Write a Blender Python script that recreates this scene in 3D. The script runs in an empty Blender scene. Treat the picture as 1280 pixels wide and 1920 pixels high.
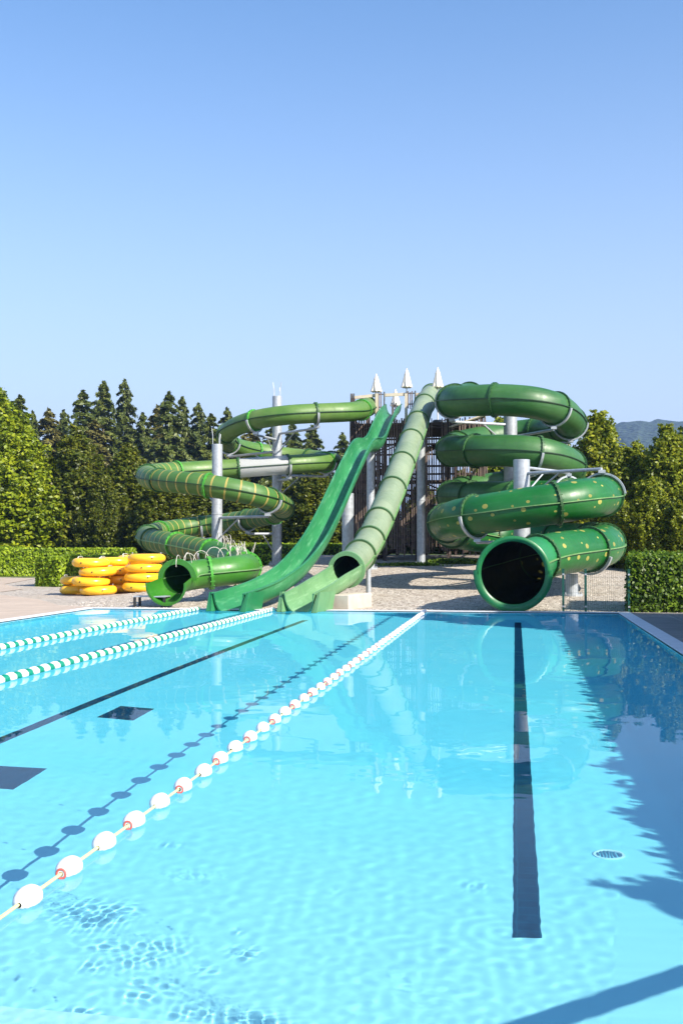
import bpy, math, random
import numpy as np
from mathutils import Vector, Matrix, noise

S = bpy.context.scene
COL = S.collection
R = math.radians

# ------------------------------------------------------------------ camera, sky, sun
CAMH = 1.65
cam = bpy.data.cameras.new('camera'); camo = bpy.data.objects.new('camera', cam); COL.objects.link(camo); S.camera = camo
cam.sensor_fit = 'VERTICAL'; cam.sensor_height = 36; cam.lens = 2098 / 1920 * 36; cam.clip_end = 20000
camo.location = (0, 0, CAMH)
YAW, PITCH = math.atan(325 / 2098), math.atan(65 / 2098)
camo.rotation_euler = (R(90) + PITCH, 0, YAW)
EL, AZ = 36.0, 57.0                        # sun behind the right shoulder
world = bpy.data.worlds.new('World'); S.world = world; world.use_nodes = True
wn = world.node_tree
sky = wn.nodes.new('ShaderNodeTexSky'); sky.sky_type = 'NISHITA'; sky.sun_disc = False
sky.sun_elevation = R(EL); sky.sun_rotation = R(180 - AZ)
sky.altitude = 0; sky.air_density = 1.0; sky.dust_density = 0.8; sky.ozone_density = 3.0
hs = wn.nodes.new('ShaderNodeHueSaturation'); hs.inputs['Saturation'].default_value = 1.13; wn.links.new(sky.outputs[0], hs.inputs['Color'])
# pale summer haze low in the sky
_tc = wn.nodes.new('ShaderNodeTexCoord'); _sp = wn.nodes.new('ShaderNodeSeparateXYZ'); wn.links.new(_tc.outputs['Generated'], _sp.inputs[0])
_mr = wn.nodes.new('ShaderNodeMapRange'); _mr.inputs[1].default_value = 0.0; _mr.inputs[2].default_value = 0.5; _mr.inputs[3].default_value = 1.0; _mr.inputs[4].default_value = 0.0; wn.links.new(_sp.outputs[2], _mr.inputs[0])
_pw = wn.nodes.new('ShaderNodeMath'); _pw.operation = 'POWER'; _pw.inputs[1].default_value = 1.6; wn.links.new(_mr.outputs[0], _pw.inputs[0])
_mx = wn.nodes.new('ShaderNodeMix'); _mx.data_type = 'RGBA'; wn.links.new(_pw.outputs[0], _mx.inputs[0]); wn.links.new(hs.outputs[0], _mx.inputs[6]); _mx.inputs[7].default_value = (3.1, 3.35, 4.15, 1)
wn.links.new(_mx.outputs[2], wn.nodes['Background'].inputs[0]); wn.nodes['Background'].inputs[1].default_value = 0.12
SUND = Vector((-math.sin(R(AZ)) * math.cos(R(EL)), math.cos(R(AZ)) * math.cos(R(EL)), -math.sin(R(EL))))
sl = bpy.data.lights.new('sun', 'SUN'); sl.energy = 4.6; sl.angle = R(0.5); sl.color = (1.0, 0.92, 0.80)
so = bpy.data.objects.new('sun', sl); COL.objects.link(so); so.rotation_euler = SUND.to_track_quat('-Z', 'Y').to_euler()
sl.cycles.is_caustics_light = True         # real refraction of the sun through the water
S.view_settings.view_transform = 'Standard'; S.view_settings.look = 'None'
S.view_settings.exposure = 1.05; S.view_settings.gamma = 1
S.cycles.use_denoising = True
S.cycles.max_bounces = 10; S.cycles.transparent_max_bounces = 12
S.cycles.sample_clamp_indirect = 6; S.cycles.caustics_reflective = False

# ------------------------------------------------------------------ helpers
_rot = camo.rotation_euler.to_matrix()
def at(px, py, Y):
    """world point seen at photo pixel (px, py) at world distance Y"""
    d = _rot @ Vector(((px - 640) / 2098, (960 - py) / 2098, -1))
    k = Y / d.y
    return Vector((d.x * k, Y, CAMH + d.z * k))
def ss(a, b, x):
    t = min(1, max(0, (x - a) / (b - a))); return t * t * (3 - 2 * t)
def H(x, y):
    h = 0.0485 * (min(y, 55) - 30) if y > 30 else 0
    h *= ss(-14.5, -10, x) * (1 - .35 * ss(1, 6, x))
    h += .9 * ss(70, 110, y)
    if y > 30: h += .05 * noise.noise((x * .25, y * .25, 3)) * ss(30, 36, y) * ss(-15, -11, x)
    return h

def tag(o, label=None, cat=None, group=None, kind=None):
    if label: o['label'] = label
    if cat: o['category'] = cat
    if group: o['group'] = group
    if kind: o['kind'] = kind
    return o
def empty(name, loc=(0, 0, 0), rz=0):
    o = bpy.data.objects.new(name, None); COL.objects.link(o); o.location = loc; o.rotation_euler = (0, 0, rz)
    o.empty_display_size = .2
    return o
class MB:
    """collects shapes for one mesh object; coordinates relative to the parent"""
    def __init__(s): s.v = []; s.f = []; s.uv = None; s.mi = []
    def add(s, v, f):
        n = len(s.v); s.v += [tuple(p) for p in v]; s.f += [tuple(i + n for i in q) for q in f]
    def box(s, c, d, rot=None):
        c = Vector(c); hx, hy, hz = d[0] / 2, d[1] / 2, d[2] / 2
        v = [Vector((sx * hx, sy * hy, sz * hz)) for sz in (-1, 1) for sy in (-1, 1) for sx in (-1, 1)]
        if rot is not None: v = [rot @ p for p in v]
        s.add([c + p for p in v], [(0, 2, 3, 1), (4, 5, 7, 6), (0, 1, 5, 4), (1, 3, 7, 5), (3, 2, 6, 7), (2, 0, 4, 6)])
    def tube(s, pts, r, n=10, cap=True, closed=False):
        pts = [Vector(p) for p in pts]; m = len(pts); rings = []
        rr = r if isinstance(r, (list, tuple)) else [r] * m
        up = Vector((0, 0, 1)); prev = None
        for i, p in enumerate(pts):
            if closed: t = pts[(i + 1) % m] - pts[i - 1]
            else: t = pts[min(i + 1, m - 1)] - pts[max(i - 1, 0)]
            t.normalize()
            if prev is None:
                a = t.cross(up)
                if a.length < .05: a = t.cross(Vector((1, 0, 0)))
            else: a = prev - t * prev.dot(t)
            a.normalize(); prev = a; b = t.cross(a)
            rings.append([p + (a * math.cos(2 * math.pi * k / n) + b * math.sin(2 * math.pi * k / n)) * rr[i] for k in range(n)])
        v = [q for g in rings for q in g]; f = []
        for i in range(m if closed else m - 1):
            j = (i + 1) % m
            for k in range(n):
                f.append((i * n + k, i * n + (k + 1) % n, j * n + (k + 1) % n, j * n + k))
        if cap and not closed:
            f.append(tuple(range(n))[::-1]); f.append(tuple((m - 1) * n + k for k in range(n)))
        s.add(v, f)
    def cyl(s, a, b, r, n=16, r2=None): s.tube([a, b], [r, r if r2 is None else r2], n)
    def lathe(s, prof, n=20, c=(0, 0, 0)):
        m = len(prof); v = []; f = []
        for (r, z) in prof:
            for k in range(n):
                a = 2 * math.pi * k / n; v.append((c[0] + r * math.cos(a), c[1] + r * math.sin(a), c[2] + z))
        for i in range(m - 1):
            for k in range(n): f.append((i * n + k, i * n + (k + 1) % n, (i + 1) * n + (k + 1) % n, (i + 1) * n + k))
        s.add(v, f)
    def clip(s, y0):     # floats show only what rides above the waterline
        s.v = [(x, max(y, y0), z) for x, y, z in s.v]; return s
    def build(s, name, mat, parent=None, smooth=False, loc=None, sharp=None):
        me = bpy.data.meshes.new(name); me.from_pydata(s.v, [], s.f); me.update()
        me.materials.append(mat)
        if s.uv:
            l = me.uv_layers.new(name='UVMap')
            li = np.empty(len(me.loops), dtype=np.int32); me.loops.foreach_get('vertex_index', li)
            uv = np.array(s.uv, dtype=np.float32)[li]
            l.data.foreach_set('uv', uv.ravel())
        if smooth:
            me.shade_smooth()
            if sharp: 
                me.set_sharp_from_angle(angle=R(sharp))
        o = bpy.data.objects.new(name, me); COL.objects.link(o)
        if parent is not None: o.parent = parent
        if loc is not None: o.location = loc
        return o
def copy_tree(o, parent=None):
    c = o.copy(); COL.objects.link(c)
    if parent is not None: c.parent = parent
    for ch in list(o.children): copy_tree(ch, c)
    return c
def spline(ctrl, step=.2):
    """centripetal-ish Catmull-Rom through control points, resampled evenly"""
    P = [Vector(c) for c in ctrl]; P = [P[0] * 2 - P[1]] + P + [P[-1] * 2 - P[-2]]
    out = []
    for i in range(1, len(P) - 2):
        p0, p1, p2, p3 = P[i - 1:i + 3]
        for k in range(16):
            t = k / 16
            out.append(.5 * ((2 * p1) + (p2 - p0) * t + (2 * p0 - 5 * p1 + 4 * p2 - p3) * t * t + (3 * p1 - p0 - 3 * p2 + p3) * t ** 3))
    out.append(P[-2])
    for _ in range(10):   # relax the kinks
        out = [out[0]] + [(out[i - 1] + out[i] * 2 + out[i + 1]) / 4 for i in range(1, len(out) - 1)] + [out[-1]]
    d = [0]
    for a, b in zip(out, out[1:]): d.append(d[-1] + (b - a).length)
    n = max(2, round(d[-1] / step)); res = []; j = 0
    for i in range(n + 1):
        s = d[-1] * i / n
        while j < len(d) - 2 and d[j + 1] < s: j += 1
        u = (s - d[j]) / max(1e-9, d[j + 1] - d[j]); res.append(out[j].lerp(out[j + 1], u))
    return res, d[-1]
def frames(pts):
    fr = []
    for i, p in enumerate(pts):
        t = (pts[min(i + 1, len(pts) - 1)] - pts[max(i - 1, 0)]).normalized()
        a = t.cross(Vector((0, 0, 1))).normalized(); b = a.cross(t)
        fr.append((p, t, a, b))     # point, tangent, right, up
    return fr

# ------------------------------------------------------------------ materials
MATS = {}
def newmat(name):
    m = bpy.data.materials.new(name); m.use_nodes = True; MATS[name] = m
    nt = m.node_tree; return m, nt, nt.nodes['Principled BSDF']
def N(nt, t, **k):
    n = nt.nodes.new(t)
    for a, b in k.items():
        if hasattr(n, a) and not a[0].isupper(): setattr(n, a, b)
        else: n.inputs[a].default_value = b
    return n
def mixc(nt, fac, a, b):
    n = nt.nodes.new('ShaderNodeMix'); n.data_type = 'RGBA'
    for sock, v in ((n.inputs[0], fac), (n.inputs[6], a), (n.inputs[7], b)):
        if hasattr(v, 'links'): nt.links.new(v, sock)
        elif isinstance(v, (int, float)): sock.default_value = v
        else: sock.default_value = (*v, 1)
    return n.outputs[2]
def ramp(nt, src, stops, interp='LINEAR'):
    n = nt.nodes.new('ShaderNodeValToRGB'); n.color_ramp.interpolation = interp
    el = n.color_ramp.elements
    while len(el) < len(stops): el.new(.5)
    for e, (p, c) in zip(el, stops):
        e.position = p; e.color = (*c, 1) if not isinstance(c, (int, float)) else (c, c, c, 1)
    nt.links.new(src, n.inputs[0]); return n.outputs[0]
def coord(nt, kind='Object', scale=None):
    tc = nt.nodes.new('ShaderNodeTexCoord'); o = tc.outputs[kind]
    if scale:
        mp = nt.nodes.new('ShaderNodeMapping'); mp.inputs['Scale'].default_value = scale; nt.links.new(o, mp.inputs[0]); o = mp.outputs[0]
    return o
def noisetex(nt, scale, detail=4, co=None, rough=.6):
    n = nt.nodes.new('ShaderNodeTexNoise'); n.inputs['Scale'].default_value = scale; n.inputs['Detail'].default_value = detail
    n.inputs['Roughness'].default_value = rough
    if co is not None: nt.links.new(co, n.inputs['Vector'])
    return n.outputs[0]
def bump(nt, b, h, dist=.01, strength=1):
    n = nt.nodes.new('ShaderNodeBump'); n.inputs['Distance'].default_value = dist; n.inputs['Strength'].default_value = strength
    nt.links.new(h, n.inputs['Height']); nt.links.new(n.outputs[0], b.inputs['Normal']); return n
def simple(name, col, rough=.6, var=.25, scale=4, metal=0, bmp=0, coat=0, co='Object', detail=4):
    m, nt, b = newmat(name)
    c = coord(nt, co)
    nz = noisetex(nt, scale, detail, c)
    dark = tuple(x * (1 - var) for x in col); lite = tuple(min(1, x * (1 + var)) for x in col)
    nt.links.new(ramp(nt, nz, [(.3, dark), (.7, lite)]), b.inputs['Base Color'])
    b.inputs['Roughness'].default_value = rough; b.inputs['Metallic'].default_value = metal
    b.inputs['Coat Weight'].default_value = coat; b.inputs['Coat Roughness'].default_value = .12
    if bmp: bump(nt, b, nz, bmp)
    return m
def fibreglass(name, col, faded, rough=.35, pattern=None, pcol=(.75, .6, .12), fade=.5, inner=None, scuff=.12):
    """gel-coat: UV is metres along (u) and around (v) the tube; dirt and fading are noise"""
    m, nt, b = newmat(name)
    uvc = coord(nt, 'UV'); oc = coord(nt, 'Object')
    n1 = noisetex(nt, .55, 5, oc); n2 = noisetex(nt, 6, 6, coord(nt, 'Object', (1, 1, .35)))
    f = ramp(nt, n1, [(.5 - fade * .35, 0.0), (.62, 1.0)])
    c = mixc(nt, f, col, faded)
    c = mixc(nt, ramp(nt, n2, [(.55, 0.0), (.85, .5)]), c, tuple(x * .6 + .015 for x in col))
    n3 = noisetex(nt, 1.0, 7, coord(nt, 'UV', (.9, 7, 1)), .75); n4 = noisetex(nt, 1.0, 6, coord(nt, 'UV', (9, .8, 1)), .7)
    c = mixc(nt, ramp(nt, n3, [(.52, 0.0), (.72, scuff)]), c, tuple(min(.6, x * 1.6 + .14) for x in faded))     # scuffs along the ride
    c = mixc(nt, ramp(nt, n4, [(.55, 0.0), (.8, .45)]), c, tuple(x * .5 + .008 for x in col))                  # run-off streaks
    if pattern:
        if pattern == 'dots':
            vo = N(nt, 'ShaderNodeTexVoronoi', voronoi_dimensions='2D', Scale=2.0, Randomness=.85)
            nt.links.new(uvc, vo.inputs['Vector'])
            sep = nt.nodes.new('ShaderNodeSeparateColor'); nt.links.new(vo.outputs['Color'], sep.inputs[0])
            mr = N(nt, 'ShaderNodeMapRange'); mr.inputs['To Min'].default_value = .05; mr.inputs['To Max'].default_value = .17
            nt.links.new(sep.outputs[0], mr.inputs[0])
            lt = N(nt, 'ShaderNodeMath', operation='LESS_THAN'); nt.links.new(vo.outputs['Distance'], lt.inputs[0]); nt.links.new(mr.outputs[0], lt.inputs[1])
            fac = lt.outputs[0]
            pc = mixc(nt, sep.outputs[1], pcol, tuple(x * .55 for x in pcol))
        else:
            sx = nt.nodes.new('ShaderNodeSeparateXYZ'); nt.links.new(uvc, sx.inputs[0])
            dv = N(nt, 'ShaderNodeMath', operation='DIVIDE'); nt.links.new(sx.outputs[0], dv.inputs[0]); dv.inputs[1].default_value = .46
            fr = N(nt, 'ShaderNodeMath', operation='FRACT'); nt.links.new(dv.outputs[0], fr.inputs[0])
            lt = N(nt, 'ShaderNodeMath', operation='LESS_THAN'); nt.links.new(fr.outputs[0], lt.inputs[0]); lt.inputs[1].default_value = .13
            fac = lt.outputs[0]; pc = mixc(nt, noisetex(nt, 1.2, 2, oc), pcol, tuple(x * .6 for x in pcol))
        cc = mixc(nt, fac, c, pc)
        nt.links.new(cc, b.inputs['Base Color'])
        tr = nt.nodes.new('ShaderNodeBsdfTranslucent'); nt.links.new(pc, tr.inputs[0])
        ml = N(nt, 'ShaderNodeMath', operation='MULTIPLY'); nt.links.new(fac, ml.inputs[0]); ml.inputs[1].default_value = .4
        ms = nt.nodes.new('ShaderNodeMixShader'); nt.links.new(ml.outputs[0], ms.inputs[0]); nt.links.new(b.outputs[0], ms.inputs[1]); nt.links.new(tr.outputs[0], ms.inputs[2])
        nt.links.new(ms.outputs[0], nt.nodes['Material Output'].inputs[0])
    else: nt.links.new(c, b.inputs['Base Color'])
    b.inputs['Specular IOR Level'].default_value = .5
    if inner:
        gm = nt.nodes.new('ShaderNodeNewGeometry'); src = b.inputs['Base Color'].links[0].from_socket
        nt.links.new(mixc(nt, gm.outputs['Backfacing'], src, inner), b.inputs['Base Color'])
    rr = ramp(nt, n2, [(.3, rough), (.8, rough + .25)]); nt.links.new(rr, b.inputs['Roughness'])
    bump(nt, b, noisetex(nt, 2.2, 3, oc), .01, .5)
    return m
def leafmat(name, dark, mid, lite, scale=.5, trans=.35):
    m, nt, b = newmat(name)
    g = nt.nodes.new('ShaderNodeNewGeometry'); nz = noisetex(nt, scale, 3, coord(nt, 'Object'))
    a = N(nt, 'ShaderNodeMath', operation='MULTIPLY_ADD'); nt.links.new(g.outputs['Random Per Island'], a.inputs[0]); a.inputs[1].default_value = .55; 
    s2 = N(nt, 'ShaderNodeMath', operation='MULTIPLY_ADD'); nt.links.new(nz, s2.inputs[0]); s2.inputs[1].default_value = .9; s2.inputs[2].default_value = -.2
    nt.links.new(s2.outputs[0], a.inputs[2])
    c = ramp(nt, a.outputs[0], [(.1, dark), (.5, mid), (.95, lite)])
    nt.links.new(c, b.inputs['Base Color']); b.inputs['Roughness'].default_value = .42
    b.inputs['Specular IOR Level'].default_value = .35
    tr = nt.nodes.new('ShaderNodeBsdfTranslucent'); nt.links.new(c, tr.inputs[0])
    ms = nt.nodes.new('ShaderNodeMixShader'); ms.inputs[0].default_value = trans
    nt.links.new(b.outputs[0], ms.inputs[1]); nt.links.new(tr.outputs[0], ms.inputs[2]); nt.links.new(ms.outputs[0], nt.nodes['Material Output'].inputs[0])
    return m
#MATERIALS
M = {}
M['steel'] = simple('galvanised_steel', (.42, .45, .48), .45, .18, 9, metal=.35)
M['steel_dark'] = simple('weathered_steel', (.16, .17, .17), .5, .3, 6, metal=.5)
M['white'] = simple('white_plastic', (.8, .77, .74), .4, .04, 3)
M['pinkring'] = simple('faded_red_plastic', (.65, .12, .1), .5, .1)
M['green_float'] = simple('teal_green_plastic', (.0, .22, .135), .4, .1, 3)
M['cord'] = simple('pale_rope', (.62, .6, .3), .8, .1, 30)
M['wood'] = simple('brown_timber', (.15, .11, .088), .7, .45, 3, co='Object')
M['wood_dark'] = simple('dark_timber', (.06, .042, .035), .8, .4, 3)
M['wood_pale'] = simple('pale_timber', (.55, .48, .36), .7, .15, 4)
M['canvas'] = simple('cream_canvas', (.78, .70, .58), .9, .06, 8, bmp=.01)
M['concrete'] = simple('concrete', (.52, .45, .37), .85, .15, 3, bmp=.004, detail=8)
M['coping'] = simple('white_pool_coping', (.66, .66, .68), .6, .1, 5, detail=8)
M['bark'] = simple('bark', (.09, .07, .05), .9, .4, 8, bmp=.02)
M['yellow'] = simple('yellow_vinyl', (.93, .51, .022), .28, .06, 1.5)
M['black'] = simple('black_rubber', (.02, .02, .02), .6, .1)
M['fence_green'] = simple('dark_green_steel', (.008, .07, .05), .45, .15, 8)
M['wire'] = simple('green_coated_wire', (.02, .06, .05), .5, .1, 8)
M['hoopwire'] = simple('bare_grey_wire', (.5, .46, .4), .5, .1, 8)
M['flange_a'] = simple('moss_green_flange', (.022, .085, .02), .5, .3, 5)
M['flange_bright'] = simple('bright_green_flange', (.06, .30, .03), .45, .3, 5)  # brighter green for some flanges and all of the lower run
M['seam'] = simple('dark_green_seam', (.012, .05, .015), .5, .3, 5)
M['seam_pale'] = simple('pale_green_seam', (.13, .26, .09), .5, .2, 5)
M['a_plain'] = fibreglass('grass_green_fibreglass', (.038, .135, .012), (.12, .205, .045), .38, fade=.7)
M['a_stripe'] = fibreglass('striped_green_fibreglass', (.028, .12, .010), (.075, .165, .035), .42, 'stripes', (.70, .58, .16), fade=.6)
M['a_mouth'] = fibreglass('bright_green_fibreglass', (.024, .15, .009), (.05, .20, .022), .3, fade=.4)
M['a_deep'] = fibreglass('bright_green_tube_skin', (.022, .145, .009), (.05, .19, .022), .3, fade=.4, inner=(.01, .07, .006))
M['d_plain'] = fibreglass('deep_green_fibreglass', (.009, .075, .011), (.04, .13, .030), .36, fade=.7)
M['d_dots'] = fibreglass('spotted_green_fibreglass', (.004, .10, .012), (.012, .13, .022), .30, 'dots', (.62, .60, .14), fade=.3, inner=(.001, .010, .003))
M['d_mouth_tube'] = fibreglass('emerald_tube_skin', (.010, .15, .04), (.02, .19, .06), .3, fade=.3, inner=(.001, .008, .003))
M['d_mouth'] = fibreglass('emerald_fibreglass', (.006, .125, .035), (.015, .16, .045), .3, fade=.3)
M['b_open'] = fibreglass('faded_emerald_fibreglass', (.004, .125, .04), (.035, .22, .08), .32, fade=.85, scuff=.6)
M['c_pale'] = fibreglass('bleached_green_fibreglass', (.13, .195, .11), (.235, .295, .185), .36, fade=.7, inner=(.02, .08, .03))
M['c_exit'] = fibreglass('bleached_green_exit_fibreglass', (.07, .21, .08), (.16, .31, .14), .4, fade=.8, scuff=.55)
M['c_flange'] = simple('olive_flange', (.05, .12, .04), .5, .3, 5)
m, nt, b = newmat('clear_polycarbonate'); M['clear'] = m
b.inputs['Base Color'].default_value = (.55, .57, .56, 1); b.inputs['Roughness'].default_value = .3; b.inputs['Alpha'].default_value = .62
M['tree_bright'] = leafmat('bright_leaves', (.05, .09, .004), (.20, .27, .008), (.42, .45, .02))
M['tree_dark'] = leafmat('hornbeam_leaves', (.025, .045, .004), (.085, .115, .007), (.24, .24, .02))
M['tree_right'] = leafmat('olive_green_leaves', (.04, .065, .004), (.17, .22, .009), (.48, .48, .04))
M['spruce'] = leafmat('spruce_needles', (.03, .05, .012), (.09, .12, .022), (.19, .21, .045), .25, .2)
M['spruce_b'] = leafmat('dry_spruce_needles', (.05, .05, .014), (.13, .125, .028), (.23, .20, .05), .25, .2)
M['hedge'] = leafmat('hedge_leaves', (.06, .12, .004), (.23, .34, .012), (.48, .58, .04), 1.2)
M['laurel'] = leafmat('laurel_leaves', (.025, .06, .004), (.10, .18, .01), (.32, .44, .04), 1.2)
M['hedge_core'] = simple('hedge_inner_twigs', (.03, .05, .006), .95, .5, 6)

# ------------------------------------------------------------------ pool
PX0, PX1, PY0, PY1 = -11.06, 2.50, 3.55, 28.37
DEPTH = 1.2
RX = 2.9
# ground: one sheet with a hole where the pool is
def ground():
    xs = sorted(set([-4000, -1500, -600, -250, -120, -80, -60, -50] + [round(-46 + i * .8, 3) for i in range(41)] + [PX0 - .3, PX1 + .3] +
         [round(-13 + i * .7, 3) for i in range(25)] + [6 + i for i in range(26)] + [40, 55, 80, 150, 400, 1500, 4000]))
    ys = sorted(set([-3000, -600, -100, -30, -10, 0, PY0 - .3, 8, 12, 16, 20, 24] + [PY1 + .3] + [round(29.2 + .6 * i, 2) for i in range(60)] + [67 + 3 * i for i in range(20)] + [140, 180, 260, 500, 1000, 2500, 6000]))
    v = [(x, y, H(x, y)) for y in ys for x in xs]; nx = len(xs); f = []
    for j in range(len(ys) - 1):
        for i in range(nx - 1):
            cx, cy = (xs[i] + xs[i + 1]) / 2, (ys[j] + ys[j + 1]) / 2
            if PX0 - .3 < cx < PX1 + .3 and PY0 - .3 < cy < PY1 + .3: continue
            a = j * nx + i; f.append((a, a + 1, a + nx + 1, a + nx))
    m, nt, b = newmat('gravel_and_grass')
    co = coord(nt, 'Object'); 
    vo = N(nt, 'ShaderNodeTexVoronoi', Scale=8.0); nt.links.new(co, vo.inputs['Vector'])
    n1 = noisetex(nt, 14, 4, co); n2 = noisetex(nt, .5, 4, co)
    g = ramp(nt, vo.outputs['Color'], [(.0, (.24, .20, .16)), (.5, (.42, .37, .31)), (1, (.60, .55, .48))])
    g = mixc(nt, ramp(nt, n1, [(.3, .6), (.55, 0.0)]), g, (.12, .09, .07))
    g = mixc(nt, ramp(nt, n2, [(.35, .35), (.6, 0.0)]), g, (.40, .33, .24))
    grass = ramp(nt, noisetex(nt, 9, 5, co), [(.3, (.03, .05, .008)), (.7, (.13, .17, .02))])
    # lawn beyond the gravel bed
    sx = nt.nodes.new('ShaderNodeSeparateXYZ'); nt.links.new(co, sx.inputs[0])
    wob = N(nt, 'ShaderNodeMath', operation='MULTIPLY_ADD'); nt.links.new(noisetex(nt, .25, 3, co), wob.inputs[0]); wob.inputs[1].default_value = 7; nt.links.new(sx.outputs[1], wob.inputs[2])
    far = ramp(nt, N(nt, 'ShaderNodeMapRange').outputs[0], [(.0, 0.0), (1, 1.0)])
    mr = far.node.inputs[0].links[0].from_node; nt.links.new(wob.outputs[0], mr.inputs[0]); mr.inputs[1].default_value = 60.2; mr.inputs[2].default_value = 61
    nt.links.new(mixc(nt, far, g, grass), b.inputs['Base Color']); b.inputs['Roughness'].default_value = .9
    bump(nt, b, vo.outputs['Distance'], .03, .8)
    mb = MB(); mb.add(v, f); o = mb.build('ground', m, smooth=True); tag(o, kind='structure')
ground()

def sheet(name, pts, z, mat):
    mb = MB(); mb.add([(x, y, z) for x, y in pts], [tuple(range(len(pts)))]); return tag(mb.build(name, mat), kind='structure')
# pool shell
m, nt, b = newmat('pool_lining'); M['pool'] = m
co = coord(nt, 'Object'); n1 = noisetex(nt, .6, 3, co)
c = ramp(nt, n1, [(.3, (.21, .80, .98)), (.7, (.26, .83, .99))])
# paler toward the near end, shallow water's brightness put into the lining colour
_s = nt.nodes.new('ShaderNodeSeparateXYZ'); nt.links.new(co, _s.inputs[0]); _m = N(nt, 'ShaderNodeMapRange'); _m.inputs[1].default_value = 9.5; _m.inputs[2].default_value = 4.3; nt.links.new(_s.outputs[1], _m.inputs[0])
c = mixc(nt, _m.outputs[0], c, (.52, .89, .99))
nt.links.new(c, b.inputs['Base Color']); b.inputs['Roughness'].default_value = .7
m, nt, b = newmat('pool_step_lining'); M['step'] = m
b.inputs['Base Color'].default_value = (.66, .92, .99, 1); b.inputs['Roughness'].default_value = .7
m, nt, b = newmat('navy_pool_tiles'); M['navy'] = m
br = N(nt, 'ShaderNodeTexBrick', offset=0.0, Scale=1.0); br.inputs['Mortar Size'].default_value = .004
br.inputs['Brick Width'].default_value = .12; br.inputs['Row Height'].default_value = .12
br.inputs['Color1'].default_value = (.001, .04, .10, 1); br.inputs['Color2'].default_value = (.001, .05, .12, 1); br.inputs['Mortar'].default_value = (.002, .08, .16, 1)
nt.links.new(coord(nt, 'Object'), br.inputs[0]); nt.links.new(br.outputs[0], b.inputs['Base Color']); b.inputs['Roughness'].default_value = .6
CAUS = []
def fz(y): return -DEPTH + .34 * max(0, min(1, (8.2 - y) / 4.65)) ** 1.2
mb = MB(); ys_ = list(np.linspace(PY0, 8.2, 24)) + [PY1]
mb.add([(x, y, fz(y)) for y in ys_ for x in (PX0, PX1)], [(2 * j, 2 * j + 1, 2 * j + 3, 2 * j + 2) for j in range(len(ys_) - 1)])
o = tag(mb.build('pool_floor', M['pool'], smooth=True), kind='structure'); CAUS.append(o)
mb = MB()
for a, c_ in (((PX0, PY0), (PX1, PY0)), ((PX1, PY0), (PX1, PY1)), ((PX1, PY1), (PX0, PY1)), ((PX0, PY1), (PX0, PY0))):
    mb.add([(*a, -DEPTH), (*c_, -DEPTH), (*c_, .012), (*a, .012)], [(3, 2, 1, 0)])
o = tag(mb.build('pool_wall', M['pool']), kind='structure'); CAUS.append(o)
# entry steps along the near wall
for k, (yy, zz) in enumerate(((4.55, -.80), (4.05, -.70))):
    mb = MB(); mb.box(((PX0 + PX1) / 2, (PY0 + yy) / 2, (zz - DEPTH) / 2), (PX1 - PX0 - .01, yy - PY0, zz + DEPTH - .004))
    CAUS.append(tag(mb.build('pool_step', M['step']), kind='structure'))
# floor markings
BL = .02
for (x0, x1, y0, y1) in ((-.02, .125, 5.9, 26.1), (-4.98, -4.835, 5.9, 26.1)):
    mb = MB(); ys_ = list(np.linspace(y0, 8.2, 16)) + [y1]; mb.add([(x, y, fz(y) + .004) for y in ys_ for x in (x0, x1)], [(2 * j, 2 * j + 1, 2 * j + 3, 2 * j + 2) for j in range(len(ys_) - 1)])
    CAUS.append(tag(mb.build('lane_line', M['navy'], smooth=True), kind='structure'))
def floor_point(px, py, depth):
    d = (_rot @ Vector(((px - 640) / 2098, (960 - py) / 2098, -1))).normalized(); s0 = camo.location + d * (CAMH / -d.z)
    hd = Vector((d.x, d.y)); sn = hd.length / 1.33; hd.normalize(); t = sn / math.sqrt(1 - sn * sn); return Vector((s0.x + hd.x * t * depth, s0.y + hd.y * t * depth))
for quad in (((182, 1345), (250, 1351), (290, 1329), (227, 1324)), ((-125, 1473), (25, 1481), (90, 1441), (-40, 1434))):
    CAUS.append(sheet('floor_tile_square', [tuple(floor_point(*c, DEPTH)) for c in quad], -DEPTH + .005, M['navy']))
# deck, coping
m, nt, b = newmat('beige_stone_paving')
br = N(nt, 'ShaderNodeTexBrick', Scale=1.0); br.inputs['Mortar Size'].default_value = .008; br.inputs['Brick Width'].default_value = 1.1; br.inputs['Row Height'].default_value = .7
br.inputs['Color1'].default_value = (.50, .40, .31, 1); br.inputs['Color2'].default_value = (.44, .35, .27, 1); br.inputs['Mortar'].default_value = (.25, .2, .16, 1)
co = coord(nt, 'Object'); nt.links.new(co, br.inputs[0])
nt.links.new(mixc(nt, ramp(nt, noisetex(nt, 1.3, 6, co), [(.4, 0.0), (.7, .45)]), br.outputs[0], (.34, .27, .21)), b.inputs['Base Color']); b.inputs['Roughness'].default_value = .8
M['paving'] = m
sheet('left_paving', [(PX0 - .3, -6), (PX0 - .3, 29.3), (-12.6, 29.8), (-14.6, 33), (-18.2, 37.0), (-18.8, 41), (-22, 46), (-24.5, 55), (-60, 62), (-60, -6)], .014, M['paving'])
m, nt, b = newmat('grey_deck_slabs')
br = N(nt, 'ShaderNodeTexBrick', offset=0.0, Scale=1.0); br.inputs['Mortar Size'].default_value = .012; br.inputs['Brick Width'].default_value = 1.2; br.inputs['Row Height'].default_value = .9
br.inputs['Color1'].default_value = (.24, .22, .21, 1); br.inputs['Color2'].default_value = (.20, .19, .18, 1); br.inputs['Mortar'].default_value = (.4, .37, .33, 1)
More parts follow.
